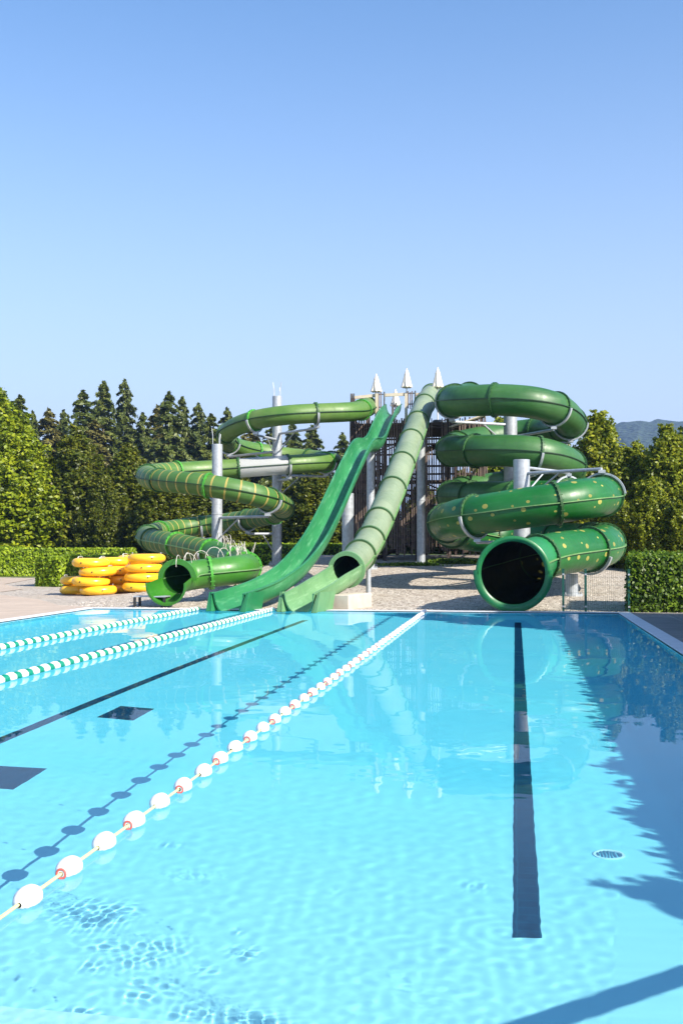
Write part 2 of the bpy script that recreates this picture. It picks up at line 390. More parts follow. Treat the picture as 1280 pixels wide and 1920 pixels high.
co = coord(nt, 'Object'); nt.links.new(co, br.inputs[0]); nt.links.new(mixc(nt, ramp(nt, noisetex(nt, 3, 6, co), [(.4, 0.0), (.75, .5)]), br.outputs[0], (.12, .11, .11)), b.inputs['Base Color']); b.inputs['Roughness'].default_value = .75
M['deck'] = m
sheet('right_deck', [(PX1 + .3, -6), (30, -6), (30, 28.75), (PX1 + .3, 28.75)], .014, M['deck'])
sheet('near_deck', [(PX0 - .3, -6), (PX1 + .3, -6), (PX1 + .3, PY0 - .3), (PX0 - .3, PY0 - .3)], .018, M['paving'])
mb = MB()
for (cx, cy, w, d) in (((PX0 + PX1) / 2, PY1 + .15, PX1 - PX0, .3), ((PX0 + PX1) / 2, PY0 - .15, PX1 - PX0, .3),
                       (PX1 + .15, (PY0 + PY1) / 2, .3, PY1 - PY0 + .6), (PX0 - .15, (PY0 + PY1) / 2, .3, PY1 - PY0 + .6)):
    mb.box((cx, cy, -.04), (w, d, .13))
tag(mb.build('pool_coping', M['coping']), kind='structure')
# water: fine mesh, real ripples
def water():
    rows = [PY0]; 
    while rows[-1] < PY1: rows.append(rows[-1] + .0115 + .0062 * max(0, rows[-1] - 4.0))
    rows[-1] = PY1; rows = np.array(rows)
    nc = 420; X = []
    for y in rows:
        l = max(PX0, -.50 * y - .3); r = min(PX1, .16 * y + .3)
        left = np.linspace(PX0, l, 12)[:-1] if l > PX0 else np.linspace(PX0, PX0 + .01, 12)[:-1]
        l2 = l if l > PX0 else PX0 + .01
        right = np.linspace(r, PX1, 8)[1:] if r < PX1 else np.linspace(PX1 - .01, PX1, 8)[1:]
        r2 = r if r < PX1 else PX1 - .01
        X.append(np.concatenate([left, np.linspace(l2, r2, nc), right]))
    X = np.array(X); Yg = np.repeat(rows[:, None], X.shape[1], 1)
    rng = np.random.default_rng(5); Z = np.zeros_like(X)
    for lam, amp, n in ((1.6, .00028, 9), (.7, .00015, 12), (.3, .00006, 20), (.13, .00006, 34), (.065, .00005, 44), (.042, .00003, 44)):
        for _ in range(n):
            a = rng.uniform(0, 2 * math.pi); l = lam * rng.uniform(.65, 1.5); k = 2 * math.pi / l
            res = np.clip((l / 2.5 - .0145 - .0062 * np.maximum(0, Yg - 4)) / .02, 0, 1) if lam < .5 else 1
            Z += res * amp / math.sqrt(n) * 1.4 * np.sin(k * (X * math.cos(a) + Yg * math.sin(a)) + rng.uniform(0, 6.3))
    # disturbed patches with small steep wavelets, as left by drips
    for (px, py, rx, ry, amp) in ((345, 1640, .14, .10, 1.2), (375, 1655, .10, .09, 1.2), (420, 1635, .10, .06, .9), (400, 1695, .12, .05, .8), (460, 1720, .10, .06, .6), (500, 1700, .12, .10, .6), (490, 1770, .10, .08, .7), (380, 1730, .05, .04, .8),
                                  (80, 1770, .05, .12, 1.1), (95, 1830, .06, .06, 1.2), (60, 1700, .12, .05, .5), (725, 1815, .12, .06, 1.2), (775, 1840, .08, .05, 1.3), (800, 1870, .07, .05, 1.0), (680, 1705, .05, .05, 1.0), (660, 1670, .025, .02, 1.0), (600, 1805, .09, .05, .8), (370, 1805, .06, .03, .8),
                                  (840, 1843, .03, .025, 1.2), (850, 1605, .03, .03, .5), (550, 1580, .12, .06, .4), (495, 1530, .06, .04, .7), (610, 1735, .05, .04, .6), (700, 1880, .12, .05, .7), (1130, 1596, .06, .05, .5)):
        cx = (px - 965) / (py - 1025) * 1.63; cy = 1.65 * 2098 / (py - 1025) / .988 + .155 * cx; rx *= 1.3; ry *= 1.6
        e = np.exp(-((X - cx) / rx) ** 2 - ((Yg - cy) / ry) ** 2)
        w = np.zeros_like(X)
        for _ in range(14):
            a = rng.uniform(0, 6.3); k = 2 * math.pi / rng.uniform(.04, .10)
            w += np.sin(k * (X * math.cos(a) + Yg * math.sin(a)) + rng.uniform(0, 6.3))
        Z += e * w * .00009 * amp
    # drip rings
    for (cx, cy, amp, k) in ((.62, 5.5, .00009, 70), (.2, 5.1, .00008, 60), (-.6, 9.5, .00015, 30), (1.6, 8.4, .0002, 28), (.95, 13, .0003, 26)):
        d = np.hypot(X - cx, Yg - cy); Z += amp * np.cos(k * d) * np.exp(-d / .28)
    ed = np.minimum(np.minimum(X - PX0, PX1 - X), np.minimum(Yg - PY0, PY1 - Yg)); Z *= np.clip(ed / .1, 0, 1)
    v = np.stack([X, Yg, Z], -1).reshape(-1, 3); ny, nx = X.shape
    i = np.arange(nx - 1)[None, :] + np.arange(ny - 1)[:, None] * nx
    f = np.stack([i, i + 1, i + nx + 1, i + nx], -1).reshape(-1, 4)
    me = bpy.data.meshes.new('water'); me.from_pydata(v.tolist(), [], f.tolist()); me.shade_smooth()
    m = bpy.data.materials.new('water'); m.use_nodes = True; nt = m.node_tree; nt.nodes.clear()
    # refraction plus a Fresnel reflection held back as by a polarising filter
    g = nt.nodes.new('ShaderNodeBsdfRefraction'); g.inputs['IOR'].default_value = 1.33; g.inputs['Roughness'].default_value = 0
    g.inputs['Color'].default_value = (.78, .98, 1, 1)
    gl = nt.nodes.new('ShaderNodeBsdfGlossy'); gl.inputs['Roughness'].default_value = 0; gl.inputs['Color'].default_value = (1, 1, 1, 1)
    fr = nt.nodes.new('ShaderNodeFresnel'); fr.inputs['IOR'].default_value = 1.33
    mu = N(nt, 'ShaderNodeMath', operation='MULTIPLY'); nt.links.new(fr.outputs[0], mu.inputs[0]); mu.inputs[1].default_value = .5
    mx = nt.nodes.new('ShaderNodeMixShader'); nt.links.new(mu.outputs[0], mx.inputs[0]); nt.links.new(g.outputs[0], mx.inputs[1]); nt.links.new(gl.outputs[0], mx.inputs[2])
    oo = nt.nodes.new('ShaderNodeOutputMaterial'); nt.links.new(mx.outputs[0], oo.inputs[0])
    me.materials.append(m); o = bpy.data.objects.new('water', me); COL.objects.link(o); tag(o, kind='structure')
    o.cycles.is_caustics_caster = True
water()
# ------------------------------------------------------------------ tube slides
def tube_mesh(fr, i0, i1, rad, s0, step, th0=0, th1=2 * math.pi, n=32, close=True):
    """single skin between stations i0..i1; UV in metres"""
    mb = MB(); mb.uv = []; rows = []
    for i in range(i0, i1 + 1):
        p, t, a, b = fr[i]; r = rad(i)
        for k in range(n + 1):
            th = th0 + (th1 - th0) * k / n
            mb.v.append(tuple(p + (a * math.cos(th) + b * math.sin(th)) * r)); mb.uv.append((s0 + (i - i0) * step, th * .62))
    w = n + 1
    for i in range(i1 - i0):
        for k in range(n): mb.f.append((i * w + k, (i + 1) * w + k, (i + 1) * w + k + 1, i * w + k + 1))
    return mb
def ring_band(fr, i, r0, r1, width, n=40, th0=0, th1=2 * math.pi, bolts=0):
    p, t, a, b = fr[i]; mb = MB(); prof = [(r0, -width / 2), (r1, -width / 2), (r1, width / 2), (r0, width / 2)]
    full = abs(th1 - th0 - 2 * math.pi) < 1e-6; m = n if full else n + 1; v = []; f = []
    for k in range(m):
        th = th0 + (th1 - th0) * k / n; d = a * math.cos(th) + b * math.sin(th)
        for (r, w) in prof: v.append(p + d * r + t * w)
    for k in range(n):
        k2 = (k + 1) % m
        for q in range(4): f.append((k * 4 + q, k * 4 + (q + 1) % 4, k2 * 4 + (q + 1) % 4, k2 * 4 + q))
    if not full: f += [(0, 3, 2, 1), tuple((m - 1) * 4 + q for q in range(4))]
    mb.add(v, f)
    for k in range(bolts):
        th = th0 + (th1 - th0) * (k + .5) / bolts; d = a * math.cos(th) + b * math.sin(th)
        mb.cyl(p + d * (r1 - .012) - t * (width / 2 + .03), p + d * (r1 - .012) + t * (width / 2 + .03), .016, 6)
    return mb
def seam_mesh(fr, i0, i1, rad, th, h=.05, w=.03):
    mb = MB(); v = []; f = []
    for i in range(i0, i1 + 1):
        p, t, a, b = fr[i]; d = a * math.cos(th) + b * math.sin(th); e = -a * math.sin(th) + b * math.cos(th); r = rad(i)
        for (q, s) in ((-.01, -w / 2), (h, -w / 2), (h, w / 2), (-.01, w / 2)): v.append(p + d * (r + q) + e * s)
    for i in range(i1 - i0):
        for q in range(4): f.append((i * 4 + q, i * 4 + (q + 1) % 4, i * 4 + 4 + (q + 1) % 4, i * 4 + 4 + q))
    f += [(0, 1, 2, 3), tuple((i1 - i0) * 4 + q for q in range(4))[::-1]]
    mb.add(v, f); return mb
def px_index(fr, px, py, lo=0, hi=None):
    """station nearest to a photo pixel"""
    best = None
    for i in range(lo, hi or len(fr)):
        p = fr[i][0]; c = _rot.transposed() @ (p - camo.location); x = 640 + 2098 * c.x / -c.z; y = 960 - 2098 * c.y / -c.z
        d = (x - px) ** 2 + (y - py) ** 2
        if best is None or d < best[0]: best = (d, i)
    return best[1]
def tube_slide(name, label, ctrl, r, flange_at, matfn, radfn=None, seams=True, flmat=None, end_cut=0, bolts=0, seam_mat=None, fl_h=.055):
    pts, L = spline([at(*c) for c in ctrl]); step = L / (len(pts) - 1); fr = frames(pts)
    root = empty(name, (pts[-1].x, pts[-1].y, 0)); tag(root, label, 'water slide'); off = -root.location
    fr = [(p + off, t, a, b) for (p, t, a, b) in fr]; root['step'] = step
    rad = (lambda i: radfn(i, len(fr), r, step)) if radfn else (lambda i: r)
    gfr = [(p - off, t, a, b) for (p, t, a, b) in fr]
    idx = []; lo = 0
    for q in flange_at:
        if isinstance(q, tuple): i = px_index(gfr, q[0], q[1], lo, min(len(gfr), lo + 90))
        else: i = lo + round(q / step)
        if i > lo + 1: idx.append(i); lo = i
    last = len(fr) - 1 - end_cut
    idx = [0] + [i for i in idx if i < last - 2] + [last]
    for a0, a1 in zip(idx, idx[1:]):
        m = matfn(a0, a1, len(fr)); o = tube_mesh(fr, a0, a1, rad, a0 * step, step).build('tube_section', m, root, True)
        if seams:
            for th in (0, math.pi):
                sm = seam_mat(a0, len(fr)) if seam_mat else M['seam']
                seam_mesh(fr, a0, a1, rad, th).build('seam', sm, o)
    for i in idx[:-1]:
        fm = flmat(i, len(fr)) if flmat else M['flange_a']
        ring_band(fr, i, rad(i) - .005, rad(i) + fl_h, .07, bolts=bolts).build('flange', fm, root, True, sharp=40)
    return root, fr, gfr, idx, step, rad
# --- big spotted tube (right)
ctrlD = [(880, 744, 50.5), (856, 748, 48.4), (842, 751, 46.4), (858, 752, 44.8), (895, 751, 44.0), (940, 750, 43.6), (1000, 755, 43.6), (1045, 768, 44.4), (1068, 790, 46.4), (1060, 803, 49.0), (1020, 808, 51.2),
         (960, 815, 51.8), (900, 825, 51.0), (858, 836, 49), (845, 844, 46.6), (862, 846, 44.8), (910, 845, 43.6), (970, 846, 43.2), (1025, 853, 43.4), (1062, 868, 44.8), (1070, 882, 47.2), (1045, 893, 50), (990, 902, 51.5),
         (920, 912, 51.5), (868, 921, 50.2), (846, 929, 48), (862, 932, 46), (910, 932, 44.4), (970, 932, 43.2), (1040, 932, 42), (1100, 928, 40.4), (1130, 926, 38.2), (1126, 931, 36.2), (1090, 936, 35.0), (1035, 945, 34.5),
         (970, 954, 34.6), (900, 965, 35.0), (853, 974, 36), (836, 983, 38), (852, 994, 40.3), (900, 1004, 41.8), (970, 1010, 42.2), (1050, 1013, 41), (1110, 1016, 38.8), (1132, 1020, 36.4), (1124, 1026, 34.6), (1088, 1032, 33.4),
         (1045, 1038, 32.4), (1005, 1048, 31.6), (975, 1060, 30.6), (963, 1070, 29.6), (961, 1074.5, 28.65)]
def radD(i, n, r, step):
    d = (n - 1 - i) * step
    return r + .24 * ss(2.6, 1.2, d) if d < 2.6 else r
def matD(a0, a1, n):
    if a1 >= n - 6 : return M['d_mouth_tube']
    return M['d_dots'] if a0 >= DOT[0] else M['d_plain']
_p, _L = spline([at(*c) for c in ctrlD]); _f = frames(_p); DOT = [px_index(_f, 920, 932, len(_f) * 5 // 10)]
flD = [(812, 750)] + [2.6] * 60
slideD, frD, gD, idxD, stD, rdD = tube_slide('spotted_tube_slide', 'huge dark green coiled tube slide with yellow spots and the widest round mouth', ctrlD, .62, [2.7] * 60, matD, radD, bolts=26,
    flmat=lambda i, n: M['flange_a'], seam_mat=lambda i, n: M['seam'] if i < n * .62 else M['seam_pale'], fl_h=.07)  # lower seams use a paler copy, sunlight put into the colour
# flared lip: two half collars as in the photo, the lower one wider
n = len(frD) - 1
lipm = MB()
p, t, a, b = frD[n]
for (th0, th1, ro, sh) in ((R(-2), R(182), .93, 0), (R(176), R(364), .985, .012)):
    q = MB(); prof = [(.845 + sh, -.30), (ro - .02, -.26), (ro, -.2), (ro + .01, .02), (ro - .03, .05), (.86, .05), (.80, .0), (.80, -.1)]; v = []; f = []; K = 36
    for k in range(K + 1):
        th = th0 + (th1 - th0) * k / K; d = a * math.cos(th) + b * math.sin(th)
        for (rr, w) in prof: v.append(p + d * rr + t * w)
    m_ = len(prof)
    for k in range(K):
        for j in range(m_): f.append((k * m_ + j, k * m_ + (j + 1) % m_, (k + 1) * m_ + (j + 1) % m_, (k + 1) * m_ + j))
    f += [tuple(range(m_)), tuple(K * m_ + j for j in range(m_))[::-1]]
    q.add(v, f); q.build('mouth_lip', M['d_mouth'], slideD, True, sharp=50)

# --- striped tube (left)
ctrlA = [(688, 762, 51.2), (684, 766, 49.6), (668, 771, 48.2), (640, 773, 47.4), (590, 775, 46.9), (540, 778, 46.5), (485, 786, 46.7), (445, 799, 47.6), (424, 815, 49.2), (428, 830, 51.4), (455, 841, 53.4),
         (500, 849, 54.6), (555, 857, 55), (600, 861, 54.2), (622, 864, 52.2), (616, 866, 50.2), (590, 868, 48.9), (530, 872, 48.1), (460, 877, 47.5), (400, 881, 47.0), (345, 884, 46.2), (298, 887, 45.0), (276, 892, 43.3),
         (286, 898, 41.7), (325, 903, 40.7), (380, 909, 40.1), (440, 919, 40.1), (495, 933, 40.8), (526, 947, 42.4), (528, 957, 44.8), (500, 967, 47), (450, 976, 48.4), (395, 983, 49), (340, 990, 48.4), (298, 997, 46.8),
         (276, 1005, 44.2), (284, 1012, 42), (315, 1018, 40.4), (365, 1028, 38.9), (410, 1039, 37.6), (443, 1050, 36.2), (460, 1059, 34.6), (461, 1065, 33.0), (444, 1068, 31.8), (405, 1073, 31.3), (370, 1077, 31.1), (347, 1081, 30.8), (331, 1086, 30.1), (311, 1097, 29.2)]
STR = {}
_p, _L = spline([at(*c) for c in ctrlA]); _f = frames(_p); n = len(_f)
STR['a'] = px_index(_f, 300, 888, n * 3 // 10, n // 2 + 10); STR['b'] = px_index(_f, 385, 1032, n * 7 // 10)
STR['c'] = px_index(_f, 424, 812, 0, n // 3); STR['d'] = STR['c'] + 12
STR['e'] = px_index(_f, 445, 879, n // 4, n // 2); STR['f'] = px_index(_f, 537, 872, n // 4, n // 2)
def matA(a0, a1, n):
    mid = (a0 + a1) // 2
    if STR['f'] <= mid <= STR['e']: return M['clear']
    if STR['a'] <= mid <= STR['b'] or STR['c'] <= mid <= STR['d']: return M['a_stripe']
    return M['a_plain'] if mid < STR['b'] else M['a_deep']
# flanges: fixed pitch, but with one pair exactly at the clear window
fa = []; k = 12
while k < STR['f'] - 8: fa.append(k); k += 14
fa += [STR['f'], STR['e']]; k = STR['e'] + 14
while k < n: fa.append(k); k += 13
fa_m = [(fa[0]) * 0] and None
step_ = _L / (n - 1)
flA = []; prev = 0
for i in fa: flA.append((i - prev) * step_); prev = i
TC = 5
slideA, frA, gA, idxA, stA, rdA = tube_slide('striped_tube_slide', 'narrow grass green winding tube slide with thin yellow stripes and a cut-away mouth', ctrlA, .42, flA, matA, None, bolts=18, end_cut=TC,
    flmat=lambda i, n: M['flange_a'] if (i // 13) % 3 and i < n * .8 else M['flange_bright'], seam_mat=lambda i, n: M['seam'] if i < n * .72 else M['seam_pale'], fl_h=.06)  # pale seams on the lower run carry painted sunlight
n = len(frA) - 1
tm = tube_mesh(frA, n - TC, n, lambda i: .42 + .10 * (i - n + TC) / TC, 0, stA, math.pi * .97, math.pi * 2.03, 24); tm.build('exit_trough', M['a_mouth'], slideA, True)
ring_band(frA, n, .515, .57, .06, th0=math.pi * .97, th1=math.pi * 2.03).build('trough_lip', M['a_mouth'], slideA, True, sharp=40)
ring_band(frA, n - TC, .41, .56, .07, th0=-.08, th1=math.pi + .08).build('hood_lip', M['a_mouth'], slideA, True, sharp=40)

# --- bleached straight tube
ctrlC = [(808, 738, 52.5), (803, 744, 50.8), (796, 757, 49), (788, 775, 47), (779, 802, 44.8), (767, 835, 42.4), (752, 874, 40), (735, 919, 37.8), (717, 962, 35.9), (701, 998, 34.5), (686, 1026, 33.3), (670, 1047, 32.2), (655, 1063, 31.2), (650, 1068, 30.8)]
slideC, frC, gC, idxC, stC, rdC = tube_slide('pale_tube_slide', 'straight bleached pale green tube slide dropping from the tower beside the open chute', ctrlC, .43, [(797, 760), (784, 791), (770, 827), (753, 870), (735, 919), (712, 976), (692, 1015), (675, 1042)], lambda a, b, n: M['c_pale'], None, bolts=0,
    flmat=lambda i, n: M['c_flange'], seam_mat=lambda i, n: M['seam_pale'])
n = len(frC) - 1
ring_band(frC, n, .40, .52, .10).build('mouth_lip', M['c_exit'], slideC, True, sharp=40)

# --- open flumes
def flume(fr, prof, i0=0, i1=None, scale=None):
    """sweep a closed profile [(x across, z up)]"""
    i1 = len(fr) - 1 if i1 is None else i1; mb = MB(); mb.uv = []; m = len(prof)
    ln = [0]
    for q in range(m): ln.append(ln[-1] + math.dist(prof[q], prof[(q + 1) % m]))
    for i in range(i0, i1 + 1):
        p, t, a, b = fr[i]; sc = scale(i) if scale else (1, 1)
        tt = Vector((t.x, t.y, 0)).normalized(); a = Vector((tt.y, -tt.x, 0)); b = a.cross(t).normalized()
        for q, (x, z) in enumerate(prof): mb.v.append(tuple(p + a * x * sc[0] + b * z * sc[1])); mb.uv.append((i * .2, ln[q]))
    for i in range(i1 - i0):
        for q in range(m): mb.f.append((i * m + q, i * m + (q + 1) % m, (i + 1) * m + (q + 1) % m, (i + 1) * m + q))
    mb.f += [tuple(range(m))[::-1], tuple((i1 - i0) * m + q for q in range(m))]
    return mb
def u_profile(w, h, th=.03, n=12, rim=.07):
    """U channel with out-turned rims; z=0 is the floor"""
    inn = []
    for k in range(n + 1):
        u = -1 + 2 * k / n; ang = u * math.pi / 2
        x = w / 2 * math.copysign(abs(math.sin(ang)) ** .75, ang); z = h * (1 - math.cos(ang) ** .9) if abs(u) < 1 else h
        inn.append((x, z))
    out = [(x * (1 + 2 * th / w), z - th) for x, z in inn]
    return [(-w / 2 - rim, h)] + inn + [(w / 2 + rim, h), (w / 2 + rim, h - th)] + out[::-1] + [(-w / 2 - rim, h - th)]
ctrlB = [(738, 778, 52.0), (733, 783, 50.4), (726, 793, 48.8), (716, 816, 46.6), (707, 838, 44.8), (698, 846, 43.5), (689, 846, 42.2), (679, 855, 41.0), (664, 885, 39.2), (644, 930, 37.2), (622, 980, 35.3), (601, 1022, 33.8), (578, 1058, 32.4),
         (548, 1092, 31.2), (510, 1118, 30.2), (470, 1136, 29.1), (430, 1150, 28.0)]
ptsB, LB = spline([at(*c) for c in ctrlB]); nB = len(ptsB)
slideB = empty('open_slide', (ptsB[-1].x, ptsB[-1].y, 0)); tag(slideB, 'open emerald green chute slide with a hump and high side walls', 'water slide')
frB = [(p - slideB.location, t, a, b) for (p, t, a, b) in frames(ptsB)]
prof = u_profile(.66, .52)
secs = list(range(0, nB - 1, 16)); secs = secs[:-1] + [nB - 1] if nB - 1 - secs[-1] < 8 else secs + [nB - 1]
scB = lambda i: (1 + .24 * ss(nB * .78, nB - 1, i), 1)
for a0, a1 in zip(secs, secs[1:]):
    flume(frB, prof, a0, a1, scB).build('chute_section', M['b_open'], slideB, True, sharp=50)
    p, t, a, b = frB[a0]
for a0 in secs[1:-1]:
    q = flume(frB, u_profile(.70, .525, .05, rim=.06), a0, a0 + 0, scB)
def exit_ends(root, fr, i, w, h, mat):
    """raked end posts where the channel meets the water"""
    p, t, a, b = fr[i]; tt = Vector((t.x, t.y, 0)).normalized(); aa = Vector((tt.y, -tt.x, 0))
    for s in (-1, 1):
        mb = MB(); base = p + aa * s * (w / 2 + .02)
        v = []
        for (u, z) in ((.25, -.08), (-.9, -.06), (-.9, h), (.02, h)):
            for o_ in (-.02, .02): v.append(base + tt * u + aa * (o_ + s * .10 * z / h) + Vector((0, 0, z)))
        mb.add(v, [(0, 2, 4, 6), (7, 5, 3, 1), (0, 1, 3, 2), (2, 3, 5, 4), (4, 5, 7, 6), (6, 7, 1, 0)])
        # out-turned return flange
        v = []
        for (u, z, w_) in ((.25, -.08, .16), (.02, h, .05)):
            q = base + tt * u + aa * s * .10 * z / h + Vector((0, 0, z)); v += [q, q + aa * s * w_, q + aa * s * w_ - tt * .03, q - tt * .03]
        mb.add(v, [(0, 1, 5, 4), (1, 2, 6, 5), (2, 3, 7, 6), (3, 0, 4, 7), (0, 3, 2, 1), (4, 5, 6, 7)])
        mb.build('end_fin', mat, root)
exit_ends(slideB, frB, nB - 1, .82, .54, M['b_open'])
# pale exit channel below the straight tube
ctrlE = [(652, 1092, 30.9), (640, 1102, 30.3), (612, 1120, 29.5), (588, 1136, 28.7), (563, 1150, 28.0)]
ptsE, LE = spline([at(*c) for c in ctrlE]); frE = [(p - slideC.location, t, a, b) for (p, t, a, b) in frames(ptsE)]
flume(frE, u_profile(.80, .52, .03, 12, .05)).build('exit_channel', M['c_exit'], slideC, True, sharp=50)
exit_ends(slideC, frE, len(frE) - 1, .82, .54, M['c_exit'])

# ------------------------------------------------------------------ columns with brackets
def column(px, py_top, Y, D, label, rods=3, arms=(), sx=None, base=True):
    top = at(px, py_top, Y); x, y = top.x, Y; g = H(x, y)
    root = empty('support_column', (x, y, g)); tag(root, label, 'column', 'steel columns holding up the slides')
    h = top.z - g; mb = MB(); mb.lathe([(0, h), (D / 2 - .01, h), (D / 2, h - .01), (D / 2, h * .5), (D / 2, 0)], 28); mb.build('pole', M['steel'], root, True, sharp=40)
    if base:
        mb = MB(); mb.lathe([(0, .05), (D / 2 + .14, .05), (D / 2 + .14, -.12)], 20)
        for k in range(8):
            a = k * math.pi / 4; mb.cyl((math.cos(a) * (D / 2 + .09), math.sin(a) * (D / 2 + .09), .04), (math.cos(a) * (D / 2 + .09), math.sin(a) * (D / 2 + .09), .11), .018, 6)
        mb.build('base_plate', M['steel'], root)
    for k in range(rods):
        a = 1.2 + k * 2 * math.pi / rods; q = Vector((math.cos(a) * D * .42, math.sin(a) * D * .42, 0)); mb = MB()
        mb.tube([q + Vector((0, 0, h - .02)), q * 1.05 + Vector((0, 0, h + .25 + .12 * (k % 2))), q * 1.25 + Vector((0, 0, h + .42 + .22 * (k % 2)))], .015, 6); mb.build('rod', M['steel'], root)
    if h > 2:
        mb = MB(); mb.lathe([(D / 2 + .003, h * .47), (D / 2 + .012, h * .472), (D / 2 + .012, h * .478), (D / 2 + .003, h * .48)], 28); mb.build('weld_band', M['steel'], root)
    for (g_, i, r, up) in arms:     # carries station i of a slide: half-ring cradle + arm
        p, t, a, b = g_[i]; fr1 = [(p - root.location, t, a, b)]
        th = (math.pi * 1.02, math.pi * 1.98) if not up else (0.1, math.pi - .1)
        cr = ring_band(fr1, 0, r + .075, r + .13, .09, 24, th[0], th[1]).build('cradle', M['steel'], root, True, sharp=40)
        foot = p - root.location + b * (r + .16) * (1 if up else -1)
        z = min(foot.z - .05, h - .1) if not up else foot.z + .1
        dirn = Vector((foot.x, foot.y, 0)); 
        if dirn.length < .01: continue
        dirn.normalize(); st = dirn * D / 2 * .9 + Vector((0, 0, min(z, h - .1)))
        mb = MB(); mb.tube([st, foot + Vector((0, 0, -.06 if not up else .08))], .055, 8); mb.box(foot, (.22, .22, .10)); mb.build('bracket_arm', M['steel'], root)
        mb = MB(); mb.tube([dirn * D / 2 * .9 + Vector((0, 0, max(.2, st.z - (.8 if not up else .9)))), st.lerp(foot, .45)], .03, 6); mb.build('brace', M['steel'], root)
    return root
def near(g, idx, px, py, lo=0, hi=None):
    i = px_index(g, px, py, lo, hi); return min(idx, key=lambda k: abs(k - i))
nA = len(gA); nD = len(gD); nC = len(gC)
column(407.5, 833, 43.6, .42, 'grey steel column with three rods on top, rising through the striped coils', 3,
       [(gA, near(gA, idxA, 300, 888), .42, 0), (gA, near(gA, idxA, 460, 922, nA // 3, nA * 6 // 10), .42, 0), (gA, near(gA, idxA, 340, 990, nA // 2), .42, 0), (gA, near(gA, idxA, 380, 1032, nA * 6 // 10), .42, 0)])
column(519.5, 743, 49.2, .43, 'tallest grey steel column, standing behind the clear window of the striped slide', 4,
       [(gA, near(gA, idxA, 480, 788, 0, nA // 4), .42, 0), (gA, near(gA, idxA, 625, 774, 0, nA // 4), .42, 0), (gA, near(gA, idxA, 430, 832, 0, nA // 3), .42, 0), (gA, near(gA, idxA, 545, 872, nA // 4, nA // 2), .42, 0), (gA, near(gA, idxA, 590, 868, nA // 4, nA // 2), .42, 0), (gA, near(gA, idxA, 440, 978, nA // 2), .42, 0)])
column(694.5, 846, 45.2, .32, 'slim grey column under the upper drop of the open chute', 0)
column(652, 925, 37.6, .40, 'grey column under the lower run of the open chute', 0)
column(788.5, 806, 48.4, .36, 'straight grey column standing in front of the slatted tower on gravel', 0)
column(690.5, 1062, 32.9, .15, 'thin short grey post under the mouth of the pale tube slide', 0, base=False)
column(956, 778, 47.2, .56, 'thick grey column inside the upper dark green coils', 3,
       [(gD, near(gD, idxD, 1000, 755, 0, nD // 5), .62, 0), (gD, near(gD, idxD, 815, 752, 0, nD // 5), .62, 0), (gD, near(gD, idxD, 1075, 795, 0, nD // 4), .62, 0), (gD, near(gD, idxD, 1005, 850, nD // 6, nD // 2), .62, 0), (gD, near(gD, idxD, 880, 828, nD // 6, nD // 2), .62, 0)])
column(977, 862, 38.6, .56, 'thick grey column with a flat top behind the spotted coil', 0,
       [(gD, near(gD, idxD, 1055, 930, nD // 2, nD * 8 // 10), .62, 1), (gD, near(gD, idxD, 1126, 931, nD // 2, nD * 8 // 10), .62, 1), (gD, near(gD, idxD, 880, 968, nD // 2, nD * 85 // 100), .62, 0), (gD, near(gD, idxD, 1035, 1012, nD * 3 // 4), .62, 0)])
column(1071, 1076, 34.0, .37, 'stubby grey column under the lowest spotted tube, behind the fence', 0, [])
i = near(gD, idxD, 1075, 1035, nD * 8 // 10)
p, t, a, b = frD[i]; ring_band(frD, i, .70, .77, .1, 24, math.pi * 1.1, math.pi * 1.95).build('cradle', M['steel'], slideD, True, sharp=40)

# anti-climb wire hoops on the lowest striped tube
rnd = random.Random(3)
for k, i in enumerate(range(nA - TC - 1, nA - TC - 46, -2)):
    if i < 0: break
    p, t, a, b = frA[i]; mb = MB(); s = .28 + .1 * rnd.random(); lean = rnd.uniform(-.5, .5)
    off = a * rnd.uniform(-.25, .3); pts = []
    for q in range(13):
        u = math.pi * q / 12; pts.append(p + off + b * (.36 + s * math.sin(u)) + (t * math.cos(u) + a * lean * math.sin(u)) * s * .75)
    mb.tube(pts, .010, 6); mb.build('wire_hoop', M['hoopwire'], slideA)

# ------------------------------------------------------------------ tower
TL, TR, TF, TB = at(657, 800, 50.8).x, at(906, 800, 50.8).x, 50.8, 56.5
tz = 1.0
tower = empty('slide_tower', ((TL + TR) / 2, TF, H(-5, 51) - .1)); tag(tower, 'tall slatted brown timber tower behind the slides', 'tower')
To = tower.location; ztop = at(700, 745, 50.8).z; zpl = at(700, 790, 50.8).z
def tl(x, y, z): return Vector((x, y, z)) - To
gz = To.z
cols = np.linspace(TL + .1, TR - .1, 5)
for x in cols:
    for y in (TF + .12, TB - .12):
        zt = ztop if (x < cols[1]) else zpl + .1
        mb = MB(); mb.box(tl(x, y, (gz + zt) / 2), (.16, .16, zt - gz)); mb.build('post', M['wood_dark'], tower)
for z in (gz + 1.9, gz + 3.9, zpl - .15):
    mb = MB(); mb.box(tl((TL + TR) / 2, (TF + TB) / 2, z), (TR - TL, TB - TF, .12)) if z > zpl - .3 else mb.box(tl((TL + TR) / 2, TF + 4, z), (TR - TL, 1.6, .1)); mb.build('platform', M['wood_dark'], tower)
for z in (gz + 1.2, gz + 2.2, gz + 3.3, gz + 4.4, gz + 5.4, zpl - .3):
    mb = MB()
    for y in (TF + .05, TB - .05): mb.box(tl((TL + TR) / 2, y, z), (TR - TL, .06, .09))
    for x in (TL + .05, TR - .05): mb.box(tl(x, (TF + TB) / 2, z), (.06, TB - TF, .09))
    mb.build('rail', M['wood_dark'], tower)
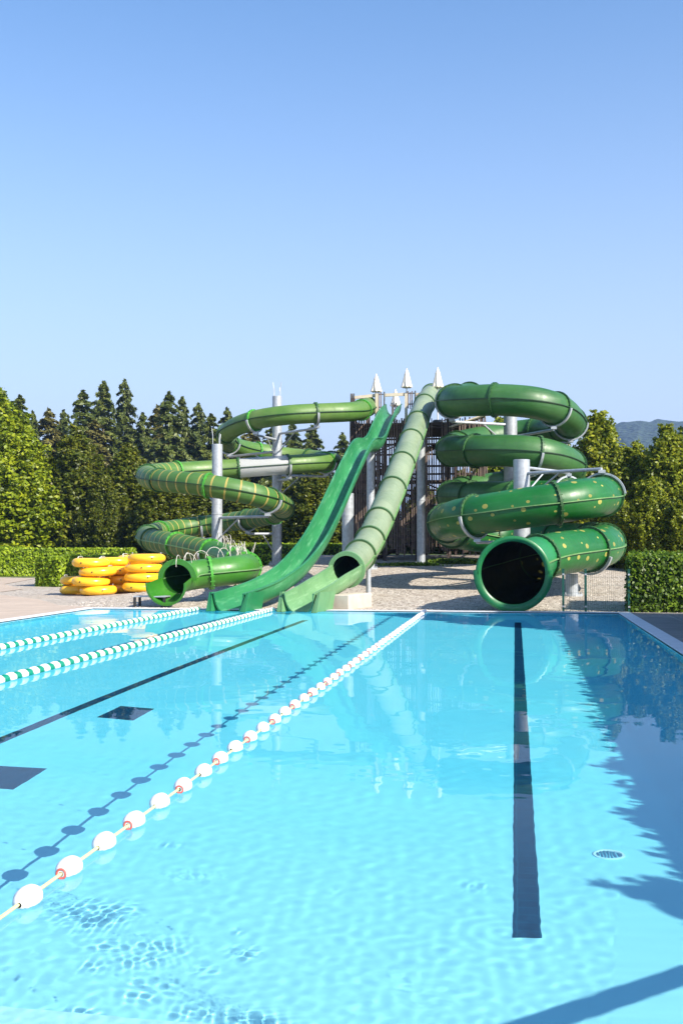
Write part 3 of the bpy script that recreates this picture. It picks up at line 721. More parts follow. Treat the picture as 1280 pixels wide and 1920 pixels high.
def slat_screen(p0, p1, zb, zt, pitch=.13, name='slat_screen', seed=1, keep=.85, mat=None):
    rn = random.Random(seed); d = Vector((p1[0] - p0[0], p1[1] - p0[1], 0)); L = d.length; d.normalize(); nr = Vector((-d.y, d.x, 0)); mb = MB(); k = 0
    rot = Matrix((d, nr, Vector((0, 0, 1)))).transposed()
    n = int(L / pitch)
    for k in range(n):
        if rn.random() > keep: continue
        s = (k + .5 + rn.uniform(-.2, .2)) * pitch; w = rn.uniform(.04, .075)
        b0 = zb + rn.uniform(0, .5); t0 = zt - rn.uniform(0, .12)
        mb.box(tl(p0[0] + d.x * s, p0[1] + d.y * s, (b0 + t0) / 2), (w, .035, t0 - b0), rot)
    return mb.build(name, mat or M['wood'], tower)
slat_screen((TL, TF - .03), (TR, TF - .03), gz + .3, zpl + .15, .115, seed=2, keep=.9)
slat_screen((TL, TB + .03), (TR, TB + .03), gz + .3, zpl + .1, .12, seed=3, keep=.95)
slat_screen((TR + .03, TF), (TR + .03, TB), gz + .3, zpl + .3, .15, seed=4)
slat_screen((TL - .03, TF), (TL - .03, TB), gz + .3, zpl + .3, .15, seed=5)
# stairs inside
for k, (xa, xb, z0) in enumerate(((TL + .6, TR - 1.0, gz), (TR - 1.0, TL + .6, gz + 2.0), (TL + .6, TR - 1.0, gz + 4.0))):
    st = MB(); 
    for q in range(11):
        u = (q + .5) / 11; st.box(tl(xa + (xb - xa) * u, TF + 1.5 + 1.2 * (k % 2), z0 + 2.0 * u), (.34, 1.0, .05))
    for yy in (-.5, .5):
        A_ = tl(xa, TF + 1.5 + 1.2 * (k % 2) + yy, z0); B_ = tl(xb, TF + 1.5 + 1.2 * (k % 2) + yy, z0 + 2.0)
        st.tube([A_, B_], .07, 4); st.tube([A_ + Vector((0, 0, .95)), B_ + Vector((0, 0, .95))], .03, 6)
    st.build('staircase', M['wood_dark'], tower)
# platform screens and pale beams at the top
def scr(px0, px1, pyt, pyb, Y, seed):
    a_, b_ = at(px0, pyt, Y), at(px1, pyb, Y)
    slat_screen((a_.x, Y), (b_.x, Y), b_.z, a_.z + .05, .10, 'balustrade', seed, 1.0, M['wood'])
    mb = MB()
    for x in (a_.x, b_.x): mb.box(tl(x, Y, (a_.z + b_.z) / 2), (.07, .07, a_.z - b_.z + .1))
    for z in (a_.z - .06, (a_.z + b_.z) / 2): mb.box(tl((a_.x + b_.x) / 2, Y + .03, z), (b_.x - a_.x, .05, .05))
    mb.build('balustrade_frame', M['steel_dark'], tower)
scr(704, 720, 737, 790, 50.9, 7); scr(762, 778, 735, 780, 50.9, 8); scr(658, 663, 740, 800, 50.9, 9); scr(735, 742, 757, 780, 53, 10)
for (x0, y0, x1, y1, Y) in ((660, 746, 708, 741, 51), (720, 741, 765, 739, 51), (778, 740, 826, 736, 51), (850, 800, 905, 792, 50.9)):
    A_, B_ = at(x0, y0, Y), at(x1, y1, Y); mb = MB(); mb.box(tl((A_.x + B_.x) / 2, Y, (A_.z + B_.z) / 2), ((B_ - A_).length, .10, .14), Matrix.Rotation(-math.atan2(B_.z - A_.z, B_.x - A_.x), 3, 'Y'))
    mb.build('beam', M['wood_pale'], tower)
for px in (706, 761):
    A_, B_ = at(px, 738, 50.8), at(px, 795, 50.8); mb = MB(); mb.box(tl(A_.x, 50.78, (A_.z + B_.z) / 2), (.12, .1, A_.z - B_.z)); mb.build('post', M['wood_pale'], tower)
A_ = at(845, 800, 50.7); B_ = at(905, 779, 50.7); mb = MB()
for q in range(10): mb.box(tl(A_.x + (B_.x - A_.x) * q / 9, 51.2, A_.z + (B_.z - A_.z) * q / 9), (.2, .9, .04))
mb.tube([tl(A_.x, 50.72, A_.z), tl(B_.x, 50.72, B_.z)], .05, 4); mb.build('stair_flight', M['wood_pale'], tower)
# closed parasols
def parasol(px, py_top, py_bot, Y, label, first=None):
    T, B = at(px, py_top, Y), at(px, py_bot, Y); h = T.z - B.z
    root = empty('folded_parasol', (T.x, Y, zpl)); tag(root, label, 'parasol', 'closed parasols on top of the tower')
    z0 = B.z - zpl; n = 32; mb = MB(); v = []; f = []
    prof = [(0.02, 1.0), (.05, .93), (.10, .80), (.15, .55), (.20, .3), (.235, .1), (.25, .02), (.21, 0), (.06, .03)]
    for (r, u) in prof:
        for k in range(n):
            a = 2 * math.pi * k / n; rr = r * (1 + .16 * math.cos(8 * a + 3 * u) * (1 - u)) * .95; v.append((rr * math.cos(a), rr * math.sin(a), z0 + h * (u if r > .02 else 1) + (.03 * math.cos(8 * a) if u == 0 else 0)))
    for i in range(len(prof) - 1):
        for k in range(n): f.append((i * n + k, i * n + (k + 1) % n, (i + 1) * n + (k + 1) % n, (i + 1) * n + k))
    mb.add(v, f); c = mb.build('canopy', M['canvas'], root, True, sharp=60)
    mb = MB(); mb.cyl((0, 0, -.05), (0, 0, z0 + h + .03), .03, 10); mb.build('pole', M['white'], root)
    mb = MB(); mb.tube([(.115 * math.cos(q), .115 * math.sin(q), z0 + h * .72) for q in np.linspace(0, 2 * math.pi, 17)[:-1]], .012, 6, closed=True); mb.build('tie_strap', M['canvas'], c)
    mb = MB(); mb.lathe([(0, .1), (.2, .1), (.25, .06), (.25, -.04)], 16); mb.build('base', M['steel_dark'], root)
parasol(705, 702, 735, 51.6, 'cream closed parasol, furthest left on top of the tower')
parasol(762, 692, 727, 51.6, 'cream closed parasol above the tower, in the middle between two equally high ones')
parasol(820, 690, 727, 51.6, 'cream closed parasol, highest and rightmost, just above the dark green coil')
parasol(741, 731, 762, 53.5, 'cream closed parasol set lower, showing behind the top of the open chute')

# ------------------------------------------------------------------ concrete base, stand
a_ = at(668, 1108, 30.1)
mb = MB(); mb.box((0, 0, 0), (.5, 1.6, .4)); o = mb.build('concrete_plinth', M['concrete'], loc=(at(660, 1120, 29.7).x, 29.7, .19)); o.rotation_euler = (0, 0, R(-15))
tag(o, 'pale concrete block under the pale exit channel at the pool edge', 'plinth')
bm_ = o.modifiers.new('bevel', 'BEVEL'); bm_.width = .02
st = empty('metal_stand', (at(262, 1140, 29.4).x, 29.4, .02)); tag(st, 'low black metal stand beside the cut-away mouth at the pool edge', 'stand')
mb = MB(); mb.box((.28, .2, .27), (.9, .5, .03)); mb.build('top', M['steel'], st)
for (x, y) in ((-.14, 0), (.7, 0), (-.14, .42), (.7, .42)):
    mb = MB(); mb.box((x, y, .12), (.06, .06, .26)); mb.build('leg', M['black'], st)

# ------------------------------------------------------------------ inflatable rings
def ring_proto():
    root = empty('swim_ring'); Rm, r = .47, .165; n, k = 48, 16; mb = MB(); v = []; f = []
    for i in range(n):
        a = 2 * math.pi * i / n
        for j in range(k):
            b = 2 * math.pi * j / k; pk = 1 + .012 * math.cos(24 * a) * (math.cos(b) < -.2); rr = Rm + r * pk * math.cos(b); v.append((rr * math.cos(a), rr * math.sin(a), r * .93 * pk * math.sin(b) + r))
    for i in range(n):
        for j in range(k): f.append((i * k + j, ((i + 1) % n) * k + j, ((i + 1) % n) * k + (j + 1) % k, i * k + (j + 1) % k))
    mb.add(v, f); mb.build('tube', M['yellow'], root, True)
    for s in (0, math.pi):
        mb = MB(); c = Vector((math.cos(s) * (Rm), math.sin(s) * Rm, r * 1.93)); tdir = Vector((-math.sin(s), math.cos(s), 0))
        mb.tube([c - tdir * .13, c - tdir * .09 + Vector((0, 0, .045)), c + tdir * .09 + Vector((0, 0, .045)), c + tdir * .13], .014, 6); mb.build('handle', M['steel'], root)
    mb = MB(); mb.cyl((math.cos(4.9) * (Rm + r - .01), math.sin(4.9) * (Rm + r - .01), r), (math.cos(4.9) * (Rm + r + .015), math.sin(4.9) * (Rm + r + .015), r), .025, 8); mb.build('valve', M['black'], root)
    return root
proto = ring_proto(); first = True; rn = random.Random(9)
words = {4: ['bottom', 'second from the bottom', 'third from the bottom', 'topmost'], 5: ['bottom', 'second from the bottom', 'middle', 'fourth from the bottom', 'topmost'], 2: ['bottom', 'top']}
stacks = [(178, 36.0, 4, (8, -6, 6, -8), 'front left stack'), (222, 37.2, 4, (0, 2, 2, -8), 'stack behind the front left one'), (148, 37.0, 2, (0, -1), 'low pile at the left end'),
          (268, 36.2, 4, (-2, 0, 2, 8), 'stack beside the striped slide mouth'), (246, 37.6, 4, (-3, 1, -2, 8), 'rear stack between the front two')]
for (px, Y, cnt, jit, where) in stacks:
    for k in range(cnt):
        o = proto if first else copy_tree(proto); first = False
        x = at(px + jit[k], 1100, Y).x; o.location = (x, Y + rn.uniform(-.06, .06), H(x, Y) + .012 + k * .312)
        o.rotation_euler = (R(rn.uniform(-1.6, 1.6)), R(rn.uniform(-2.5, 2.5)), rn.uniform(-.5, .5)); o.scale = (1, 1, .96)
        tag(o, f'yellow inflatable ring, {words[cnt][k]} of the {where}', 'swim ring', 'stacked yellow inflatable rings')

# ------------------------------------------------------------------ lane ropes
def lane_rope(X, y0, y1, kind, label):
    root = empty('lane_rope', (X, y0, 0)); tag(root, label, 'lane rope', 'floating lane ropes')
    mb = MB(); mb.tube([(0, q, .024) for q in np.linspace(0, y1 - y0, 30)], .009, 6); mb.build('cord', M['cord'], root)
    if kind == 'white':
        me = None; y = 0.03; k = 0; rn = random.Random(2)
        prof = [(.012, -.098), (.022, -.096), (.040, -.082), (.056, -.042), (.060, 0), (.056, .042), (.040, .082), (.022, .096), (.012, .098)]
        mb = MB(); mb.lathe(prof, 24); base = mb.clip(-.018).build('float', M['white'], root, True); base.rotation_euler = (R(90), 0, 0)
        rm = MB(); rm.tube([(.024 * math.cos(q), .024 * math.sin(q), .096) for q in np.linspace(0, 6.2832, 17)[:-1]], .006, 6, closed=True)
        rg = rm.build('end_ring', M['pinkring'], base, True)
        fl = base
        while y0 + y < y1 - .1:
            if k: 
                fl = base.copy(); COL.objects.link(fl); fl.parent = root
                if k % 2 == 1:
                    c = rg.copy(); COL.objects.link(c); c.parent = fl
            fl.location = (rn.uniform(-.008, .008), y, .024); fl.rotation_euler = (R(90), 0, R(rn.uniform(-3, 3))); y += .49; k += 1
    else:
        b = {}
        for nm, mt in (('w', M['white']), ('g', M['green_float'])):
            mb = MB(); prof = [(.012, -.072), (.05, -.07), (.06, -.05), (.035, -.045), (.06, -.03), (.066, 0), (.06, .03), (.035, .045), (.06, .05), (.05, .07), (.012, .072)] if nm == 'g' else [(.012, -.075), (.06, -.072), (.072, -.04), (.074, 0), (.072, .04), (.06, .072), (.012, .075)]
            mb.lathe(prof, 16); mb.clip(-.018)
            b[nm] = mb.build('float', mt, root, True); b[nm].rotation_euler = (R(90), 0, 0)
        y = .1; k = 0; used = set()
        while y0 + y < y1 - .05 and k < 98:
            nm = 'wg'[k % 2]; o = b[nm] if nm not in used else b[nm].copy()
            if nm in used: COL.objects.link(o); o.parent = root
            used.add(nm); o.location = (0, y, .024); y += .168; k += 1
lane_rope(-2.235, 3.93, PY1, 'white', 'rope of widely spaced white oval floats crossing the whole pool')
lane_rope(-6.17, 12.0, PY1, 'green', 'green and white float rope nearest the row of white floats')
lane_rope(-8.15, 13.5, PY1, 'green', 'green and white float rope furthest left, by the paved edge')
# floor drain and square wells
_d = floor_point(1140, 1597, 1.1); dr = empty('floor_drain', (_d.x, _d.y, fz(_d.y) + .003)); tag(dr, 'round grating set in the pool floor right of the dark line', 'drain')
mb = MB(); mb.lathe([(.075, .0), (.085, .012), (.10, .012), (.105, 0)], 28); mb.build('rim', M['step'], dr, True, sharp=40); CAUS += list(dr.children)
mb = MB()
for k in range(-3, 4): mb.box((k * .022, 0, .006), (.009, 2 * math.sqrt(max(.0001, .075 ** 2 - (k * .022) ** 2)), .008))
mb.build('grating', M['step'], dr)

# ------------------------------------------------------------------ mesh fence at the right
fx = [at(1055, 1100, 28.95).x, at(1097, 1100, 28.95).x, at(1178, 1100, 28.95).x]
fe = empty('mesh_fence', (fx[0], 28.95, .02)); tag(fe, 'low green wire mesh fence with two posts between slide mouth and hedge', 'fence')
for k, x in enumerate(fx):
    mb = MB(); mb.box((x - fx[0], 0, .52), (.055, .055, 1.06)); mb.box((x - fx[0], 0, 1.06), (.065, .065, .02))
    po = mb.build('post', M['fence_green'], fe)
    for z in (.12, .93):
        mb = MB(); mb.box((x - fx[0], -.04, z), (.05, .03, .04)); mb.build('clamp', M['steel'], po)
mb = MB(); w = fx[2] - fx[0]
k = 0.0
while k < w: mb.box((k, .03, .55), (.0042, .0042, 1.0)); k += .052
for z in np.arange(.06, 1.06, .2): mb.box((w / 2, .034, z), (w, .0045, .0045))
mb.build('wire_panel', M['wire'], fe)

# ------------------------------------------------------------------ vegetation
def leaf_mesh(name, P, Nrm, size, mat, parent, rng, aspect=1.7, jitter=.8):
    """rhombic leaves at points P (n,3) facing roughly Nrm"""
    n = len(P); d = Nrm + rng.normal(0, jitter, (n, 3)); d /= np.linalg.norm(d, axis=1)[:, None] + 1e-9
    r = rng.normal(0, 1, (n, 3)); u = np.cross(d, r); u /= np.linalg.norm(u, axis=1)[:, None] + 1e-9; w = np.cross(d, u)
    s = (size * rng.uniform(.6, 1.3, n))[:, None]
    V = np.stack([P + u * s * aspect * .5, P + w * s * .5 + d * s * .12, P - u * s * aspect * .5, P - w * s * .5 + d * s * .12], 1).reshape(-1, 3)
    me = bpy.data.meshes.new(name); me.vertices.add(4 * n); me.vertices.foreach_set('co', V.astype(np.float32).ravel())
    me.loops.add(4 * n); me.loops.foreach_set('vertex_index', np.arange(4 * n, dtype=np.int32))
    me.polygons.add(n); me.polygons.foreach_set('loop_start', np.arange(0, 4 * n, 4, dtype=np.int32)); me.polygons.foreach_set('loop_total', np.full(n, 4, dtype=np.int32))
    me.update(); me.validate(); me.materials.append(mat)
    o = bpy.data.objects.new(name, me); COL.objects.link(o)
    if parent is not None: o.parent = parent
    return o
def broadleaf(seed, h, rfun, mat, leaves=14000, size=.16, sprays=420, ln=1.0, z0=.02, name='broadleaf_tree', rise=1.0):
    """crown of many tapering leafy sprays that grow out and up from the limbs"""
    rng = np.random.default_rng(seed); root = empty(name); A = []; D = []; Ls = []
    while len(A) < sprays:
        z = rng.uniform(z0, 1.0); a = rng.uniform(0, 2 * math.pi); rf = rfun(z)
        if rng.random() > (rf + .3) / (rfun(.4) + .3): continue
        rr = rf * rng.uniform(.35, .92) ** .6 * (1 + .13 * math.sin(3 * a + seed) + .10 * math.sin(9 * z + 4 * a)); A.append((rr * math.cos(a), rr * math.sin(a), z * h * .95))
        d = np.array([math.cos(a) * .8, math.sin(a) * .8, rise * rng.uniform(.3, 1.3) + z * .8]) + rng.normal(0, .22, 3); D.append(d / np.linalg.norm(d)); Ls.append(ln * rng.uniform(.5, 1.35) * (.7 + .3 * rf / rfun(.4)))
    A = np.array(A); D = np.array(D); Ls = np.array(Ls)
    idx = rng.integers(0, len(A), leaves); u = rng.random(leaves); w = (.34 * (1 - u) ** .7 + .05) * (Ls[idx] ** .5)
    off = rng.normal(0, .55, (leaves, 3)) * w[:, None]
    P = A[idx] + D[idx] * (u * Ls[idx] - .25 * Ls[idx])[:, None] + off; P[:, 2] = np.abs(P[:, 2])
    out = P.copy(); out[:, 2] = 0; out /= np.linalg.norm(out, axis=1)[:, None] + 1e-6
    leaf_mesh('crown', P, out * .6 + off * 1.2 + np.array([0, 0, .55]), size, mat, root, rng)
    mb = MB(); mb.tube([(0, 0, -.1), (.05, .03, h * .3), (-.06, .05, h * .6), (.02, 0, h * .9)], [.16, .13, .09, .03], 8)
    for k in range(22):
        i = int(rng.integers(0, len(A))); c = A[i]; zb = max(.6, c[2] - .8 - math.hypot(c[0], c[1]) * .7); mb.tube([(0, 0, min(zb, h * .8)), (c[0] * .5, c[1] * .5, (zb + c[2]) / 2), tuple(c)], [.06, .045, .015], 6)
    mb.build('trunk', M['bark'], root, True)
    return root
def cone(rb, pw=.9, zt=.35):
    return lambda z: rb * ((1 - z) / (1 - zt)) ** pw * 1.0 if z > zt else rb * (.82 + .18 * z / zt)
def spruce(seed, h, rb, mat):
    rng = np.random.default_rng(seed); root = empty('spruce_tree'); P = []; Nr = []; nb = 260
    side = [rng.uniform(.75, 1.15) for _ in range(8)]
    for k in range(nb):
        z = (k + rng.random()) / nb; zz = .05 + .95 * (math.floor(z * 24) + rng.random() * .45) / 24; a = rng.uniform(0, 2 * math.pi); d = np.array([math.cos(a), math.sin(a)])
        L = (rb * (1 - zz) ** .74 * rng.uniform(.4, 1.15) + .12) * side[int(a / 6.2832 * 8) % 8]
        m_ = int(22 + 90 * L / rb)
        for q in range(m_):
            u = rng.random() ** .6; w = (1 - u * .8) * .30 * L * rng.uniform(-1, 1) + rng.normal(0, .06)
            zq = zz * h + .10 * L - .38 * L * u * u + rng.normal(0, .09) - rng.random() ** 2 * .55 * (1 - zz)
            P.append((d[0] * u * L - d[1] * w, d[1] * u * L + d[0] * w, zq)); Nr.append((d[0] * .6, d[1] * .6, .9))
    for q in range(60): t = rng.random(); P.append((rng.normal(0, .05 + .12 * t), rng.normal(0, .05 + .12 * t), h * (1 - .05 * t) + .1)); Nr.append((0, 0, 1))
    leaf_mesh('crown', np.array(P), np.array(Nr), .27, mat, root, rng, 2.4, .6)
    mb = MB(); mb.tube([(0, 0, -.2), (0, 0, h * .97)], [.24, .03], 8); mb.build('trunk', M['bark'], root, True)
    return root
protos = {}
def place(kind, maker, px, py_top, Y, label, cat, group, wide=1.0, rz=0, name=None):
    T = at(px, py_top, Y); g = H(T.x, Y) - .05; h = T.z - g
    if kind not in protos: o = protos[kind] = maker(); o['_h'] = 1; base = o
    else: o = copy_tree(protos[kind])
    hh = HT[kind]; s = h / hh; o.location = (T.x, Y, g); o.scale = (s * wide, s * wide, s); o.rotation_euler = (0, 0, rz)
    tag(o, label, cat, group)
    return o
HT = {'br': 9, 'hb': 8, 'hb2': 8, 'rt': 8.5, 'rt2': 8.5, 'sp1': 20, 'sp2': 20, 'sp3': 19, 'sh': 4}
mk = {'br': lambda: broadleaf(11, 9, cone(3.0, .75), M['tree_bright'], 60000, .14, 760, 1.0),
      'hb': lambda: broadleaf(12, 8, cone(2.1, .7, .4), M['tree_dark'], 48000, .11, 760, .75, .02, 'hornbeam_tree'),
      'hb2': lambda: broadleaf(13, 8, cone(2.3, .8, .3), M['tree_dark'], 48000, .11, 760, .75, .02, 'hornbeam_tree'),
      'rt': lambda: broadleaf(14, 8.5, cone(2.2, .8, .35), M['tree_right'], 48000, .135, 560, 1.15, rise=1.4),
      'rt2': lambda: broadleaf(15, 8.5, cone(2.4, .7, .4), M['tree_right'], 48000, .135, 560, 1.15, rise=1.4),
      'sp1': lambda: spruce(21, 20, 6.2, M['spruce']), 'sp2': lambda: spruce(22, 20, 6.8, M['spruce']), 'sp3': lambda: spruce(23, 19, 6.6, M['spruce_b'])}
def PL(kind, px, py, Y, label, cat, group, wide=1.0, rz=0): return place(kind, mk[kind], px, py, Y, label, cat, group, wide, rz)
g1 = 'broadleaf trees behind the left hedge'
PL('br', 26, 783, 68, 'bright yellow-green tree, widest and leftmost behind the hedge', 'tree', g1, 1.25)
PL('br', -62, 770, 71, 'yellow-green tree cut by the left edge of the photo', 'tree', g1, 1.2, 2)
PL('br', -8, 728, 88, 'tall olive tree rising behind the bright yellow-green tree', 'tree', g1, 1.15, 4)
for k, (kd, px, py, Y, w, l) in enumerate((('hb', 143, 797, 70, 1.15, 'tall dark hornbeam right beside the bright yellow-green tree'), ('hb2', 240, 828, 70, 1.2, 'pointed hornbeam left of the striped coil'), ('hb', 195, 880, 68, .95, 'shorter hornbeam between the two pointed ones above the hedge'),
      ('hb2', 85, 850, 72, 1.1, 'dark hornbeam in the gap behind the bright tree'), ('hb', 318, 878, 67, 1.3, 'hornbeam standing behind the left end of the striped coil'), ('hb2', 385, 895, 68, 1.35, 'hornbeam seen behind the column with three rods'), ('hb', 455, 895, 68, 1.35, 'hornbeam between the two left columns'),
      ('hb2', 525, 888, 68, 1.35, 'hornbeam directly behind the tallest column'), ('hb', 590, 872, 67, 1.35, 'hornbeam left of the open chute'), ('hb2', 645, 880, 68, 1.3, 'hornbeam half hidden behind the open chute'), ('hb', 715, 905, 70, 1.3, 'hornbeam showing through the slats left of the pale tube'),
      ('hb2', 790, 900, 70, 1.3, 'hornbeam showing through the tower slats behind its front column'), ('hb', 865, 880, 68, 1.3, 'hornbeam behind the right side of the tower'))):
    PL(kd, px, py, Y, l, 'tree', 'hornbeams behind the slides', w, k * 1.3)
g2 = 'spruces on the skyline'
sp = [(38, 742, 'sp2', 'small dark spruce tip just right of the leftmost tall tree'), (62, 772, 'sp1', 'low spruce at the foot of the skyline, second from the left'), (92, 768, 'sp3', 'brownish low spruce left of the tall trio'), (120, 770, 'sp2', 'dark low spruce next to the tall trio'), (156, 733, 'sp1', 'left spruce of the tall trio'), (195, 716, 'sp2', 'middle spruce of the tall trio'),
      (234, 713, 'sp1', 'right and highest spruce of the tall trio'), (178, 790, 'sp3', 'brownish spruce in front of the tall trio'), (268, 775, 'sp2', 'low spruce in the dip right of the tall trio'), (296, 762, 'sp3', 'brownish spruce at the left of the second cluster'), (317, 736, 'sp1', 'highest spruce of the cluster left of the striped slide'), (342, 745, 'sp2', 'broad spruce right of the highest in the second cluster'),
      (300, 815, 'sp3', 'lower brownish spruce in front of the second cluster'), (372, 757, 'sp1', 'slim spruce above the left column with rods'), (396, 777, 'sp2', 'spruce touching the left bend of the top striped coil'), (426, 766, 'sp1', 'spruce tip poking above the bend of the top striped coil'), (352, 815, 'sp3', 'brownish spruce low behind the left column'), (470, 800, 'sp3', 'brownish spruce framed by the top striped coil'),
      (548, 793, 'sp1', 'spruce right of the tallest column under the coil'), (585, 798, 'sp2', 'rounder spruce under the top coil near the tower'), (510, 800, 'sp2', 'spruce hidden by the tallest column'), (642, 812, 'sp1', 'lone small spruce against the sky beside the tower'), (245, 800, 'sp2', 'dark spruce in front of the highest one'), (10, 790, 'sp1', 'dark spruce behind the bright tree')]
for k, (px, py, kd, l) in enumerate(sp):
    PL(kd, px, py, 112 + (k * 7) % 23, l, 'tree', g2, (1.0, .82, 1.2, .92, 1.1)[k % 5] * (1.0 if py < 790 else 1.2), k * .9)
g3 = 'broadleaf trees behind the right hedge'
for k, (kd, px, py, Y, w, l) in enumerate((('rt', 1122, 773, 56, 1.1, 'tall olive-green tree touching the right side of the coils'), ('rt2', 1060, 838, 60, 1.1, 'tree hidden behind the spotted coils'), ('rt2', 1188, 833, 56, 1.15, 'lower tree between the two tall ones on the right, under the hill'), ('rt', 1252, 797, 54, 1.1, 'tall tree near the right edge in front of the hill'),
      ('rt2', 1305, 790, 56, 1.2, 'tree cut off by the right edge of the photo'), ('rt', 936, 782, 64, .95, 'tree showing through the gap under the top dark green coil'), ('rt2', 1220, 900, 48, 1.1, 'low spreading tree just behind the right hedge'), ('rt', 1150, 905, 50, 1.0, 'low tree right of the lowest spotted tube'), ('rt', 1290, 905, 47, 1.1, 'low tree at the right edge behind the hedge'), ('rt2', 990, 860, 66, 1.2, 'tree behind the thick flat-topped column'))):
    PL(kd, px, py, Y, l, 'tree', g3, w, 1 + k * 1.7)
# trees along the right of the pool, just out of frame: they shade the water
g4 = 'unseen trees along the right side of the pool'
def PW(kind, x, y, h, label, wide=1.0, rz=0, cat='tree', grp=g4):
    o = copy_tree(protos[kind]); s = h / HT[kind]; o.location = (x, y, -.03); o.scale = (s * wide, s * wide, s); o.rotation_euler = (0, 0, rz); tag(o, label, cat, grp)
PW('rt', 6.4, 22.3, 7.6, 'tall unseen tree beside the far right corner of the pool', .9, 1)
PW('rt2', 9.2, 22.6, 8.2, 'tall unseen tree second from the pool at the far right corner', 1, 2)
rs = random.Random(12)
for k in range(8):
    PW(('rt', 'rt2')[k % 2], 4.8 + rs.uniform(-.1, .15), 4.1 + k * .88, (3.0, 2.7, 2.85, 2.6, 2.75, 2.55, 2.65, 2.4)[k], f"unseen young leafy tree, {('first', 'second', 'third', 'fourth', 'fifth', 'sixth', 'seventh', 'eighth')[k]} from the near end of the row along the pool", 1.1, k * 2.1)

def hedge(name, poly, h, label, lsize=.09, dens=180, mat=None, z=None, hvar=.03):
    """clipped hedge: dark core prism with a dense skin of leaves"""
    rng = np.random.default_rng(len(label)); cx = sum(p[0] for p in poly) / len(poly); cy = sum(p[1] for p in poly) / len(poly)
    g = z if z is not None else H(cx, cy) - .05; root = empty(name, (cx, cy, g)); tag(root, label, 'hedge'); pl = [(x - cx, y - cy) for x, y in poly]; n = len(pl)
    ins = .06; mb = MB(); shr = [(x * (1 - ins / max(.3, math.hypot(x, y))), y * (1 - ins / max(.3, math.hypot(x, y)))) for x, y in pl]
    mb.add([(x, y, 0) for x, y in shr] + [(x, y, h - ins) for x, y in shr], [tuple(range(n, 2 * n))] + [(k, (k + 1) % n, n + (k + 1) % n, n + k) for k in range(n)]); mb.build('stems', M['hedge_core'], root)
    P = []; Nr = []
    for k in range(n):
        a, b_ = np.array(pl[k]), np.array(pl[(k + 1) % n]); L = np.linalg.norm(b_ - a); nr = np.array([(b_ - a)[1], -(b_ - a)[0]]) / L; m_ = int(L * h * dens)
        u = rng.random(m_); zz = rng.random(m_) * h; q = a[None] + (b_ - a)[None] * u[:, None] + nr[None] * rng.normal(0, .035, m_)[:, None] 
        P.append(np.column_stack([q, zz])); Nr.append(np.tile([nr[0], nr[1], .5], (m_, 1)))
    xs = [p[0] for p in pl]; ys = [p[1] for p in pl]
    area = (max(xs) - min(xs)) * (max(ys) - min(ys)); m_ = int(area * dens); q = np.column_stack([rng.uniform(min(xs), max(xs), m_), rng.uniform(min(ys), max(ys), m_)])
    ok = np.ones(m_, bool)
    sgn = sum(pl[k][0] * pl[(k + 1) % n][1] - pl[(k + 1) % n][0] * pl[k][1] for k in range(n))
    for k in range(n):
        a, b_ = pl[k], pl[(k + 1) % n]; ok &= ((b_[0] - a[0]) * (q[:, 1] - a[1]) - (b_[1] - a[1]) * (q[:, 0] - a[0])) * sgn > 0
    q = q[ok]; zt = h + rng.normal(0, hvar, len(q)) + .04 * np.sin(q[:, 0] * 2.1) * np.sin(q[:, 1] * 1.7)
    P.append(np.column_stack([q, zt])); Nr.append(np.tile([0, 0, 1.0], (len(q), 1)))
    leaf_mesh('leaves', np.concatenate(P), np.concatenate(Nr), lsize, mat or M['hedge'], root, rng, 1.6, .7)
    return root
def q(px, py, Y): v = at(px, py, Y); return (v.x, v.y)
def xs_(px, Y): return at(px, 1050, Y).x
hedge('clipped_hedge', [(xs_(-80, 57), 55.5), (xs_(0, 60), 58.5), (xs_(250, 62), 61.5), (xs_(262, 64), 63.2), (xs_(0, 62), 61), (xs_(-80, 60), 58)], 1.62, 'long clipped hedge running across the left under the trees', .12, 330)
hedge('clipped_hedge', [(xs_(68, 44.0), 44.0), (xs_(108, 43.5), 43.5), (xs_(245, 51), 51), (xs_(222, 53.5), 53.5)], 1.22, 'short clipped hedge with a square end on the paving behind the yellow rings', .10, 420)
hedge('clipped_hedge', [(xs_(425, 58), 58), (xs_(660, 58), 58), (xs_(660, 60), 60), (xs_(425, 60), 60)], 1.05, 'low hedge seen between the tallest column and the open chute', .11, 130)
hedge('clipped_hedge', [(xs_(425, 62), 62), (xs_(650, 62), 62), (xs_(650, 64), 64), (xs_(425, 64), 64)], 1.5, 'taller hedge row behind the low one, between column and chute', .11, 130)
hedge('laurel_hedge', [(xs_(1178, 28.95), 28.95), (8.5, 28.95), (8.5, 31.5), (xs_(1180, 31.2), 31.4)], 1.42, 'glossy dark laurel hedge beside the mesh fence at the grey deck', .065, 620, M['laurel'], z=-.02, hvar=.05)
hedge('laurel_hedge', [(4.15, 3.5), (5.2, 3.5), (5.2, 26.5), (4.15, 26.5)], 2.2, 'tall laurel hedge along the right side of the pool', .11, 60, z=-.02)
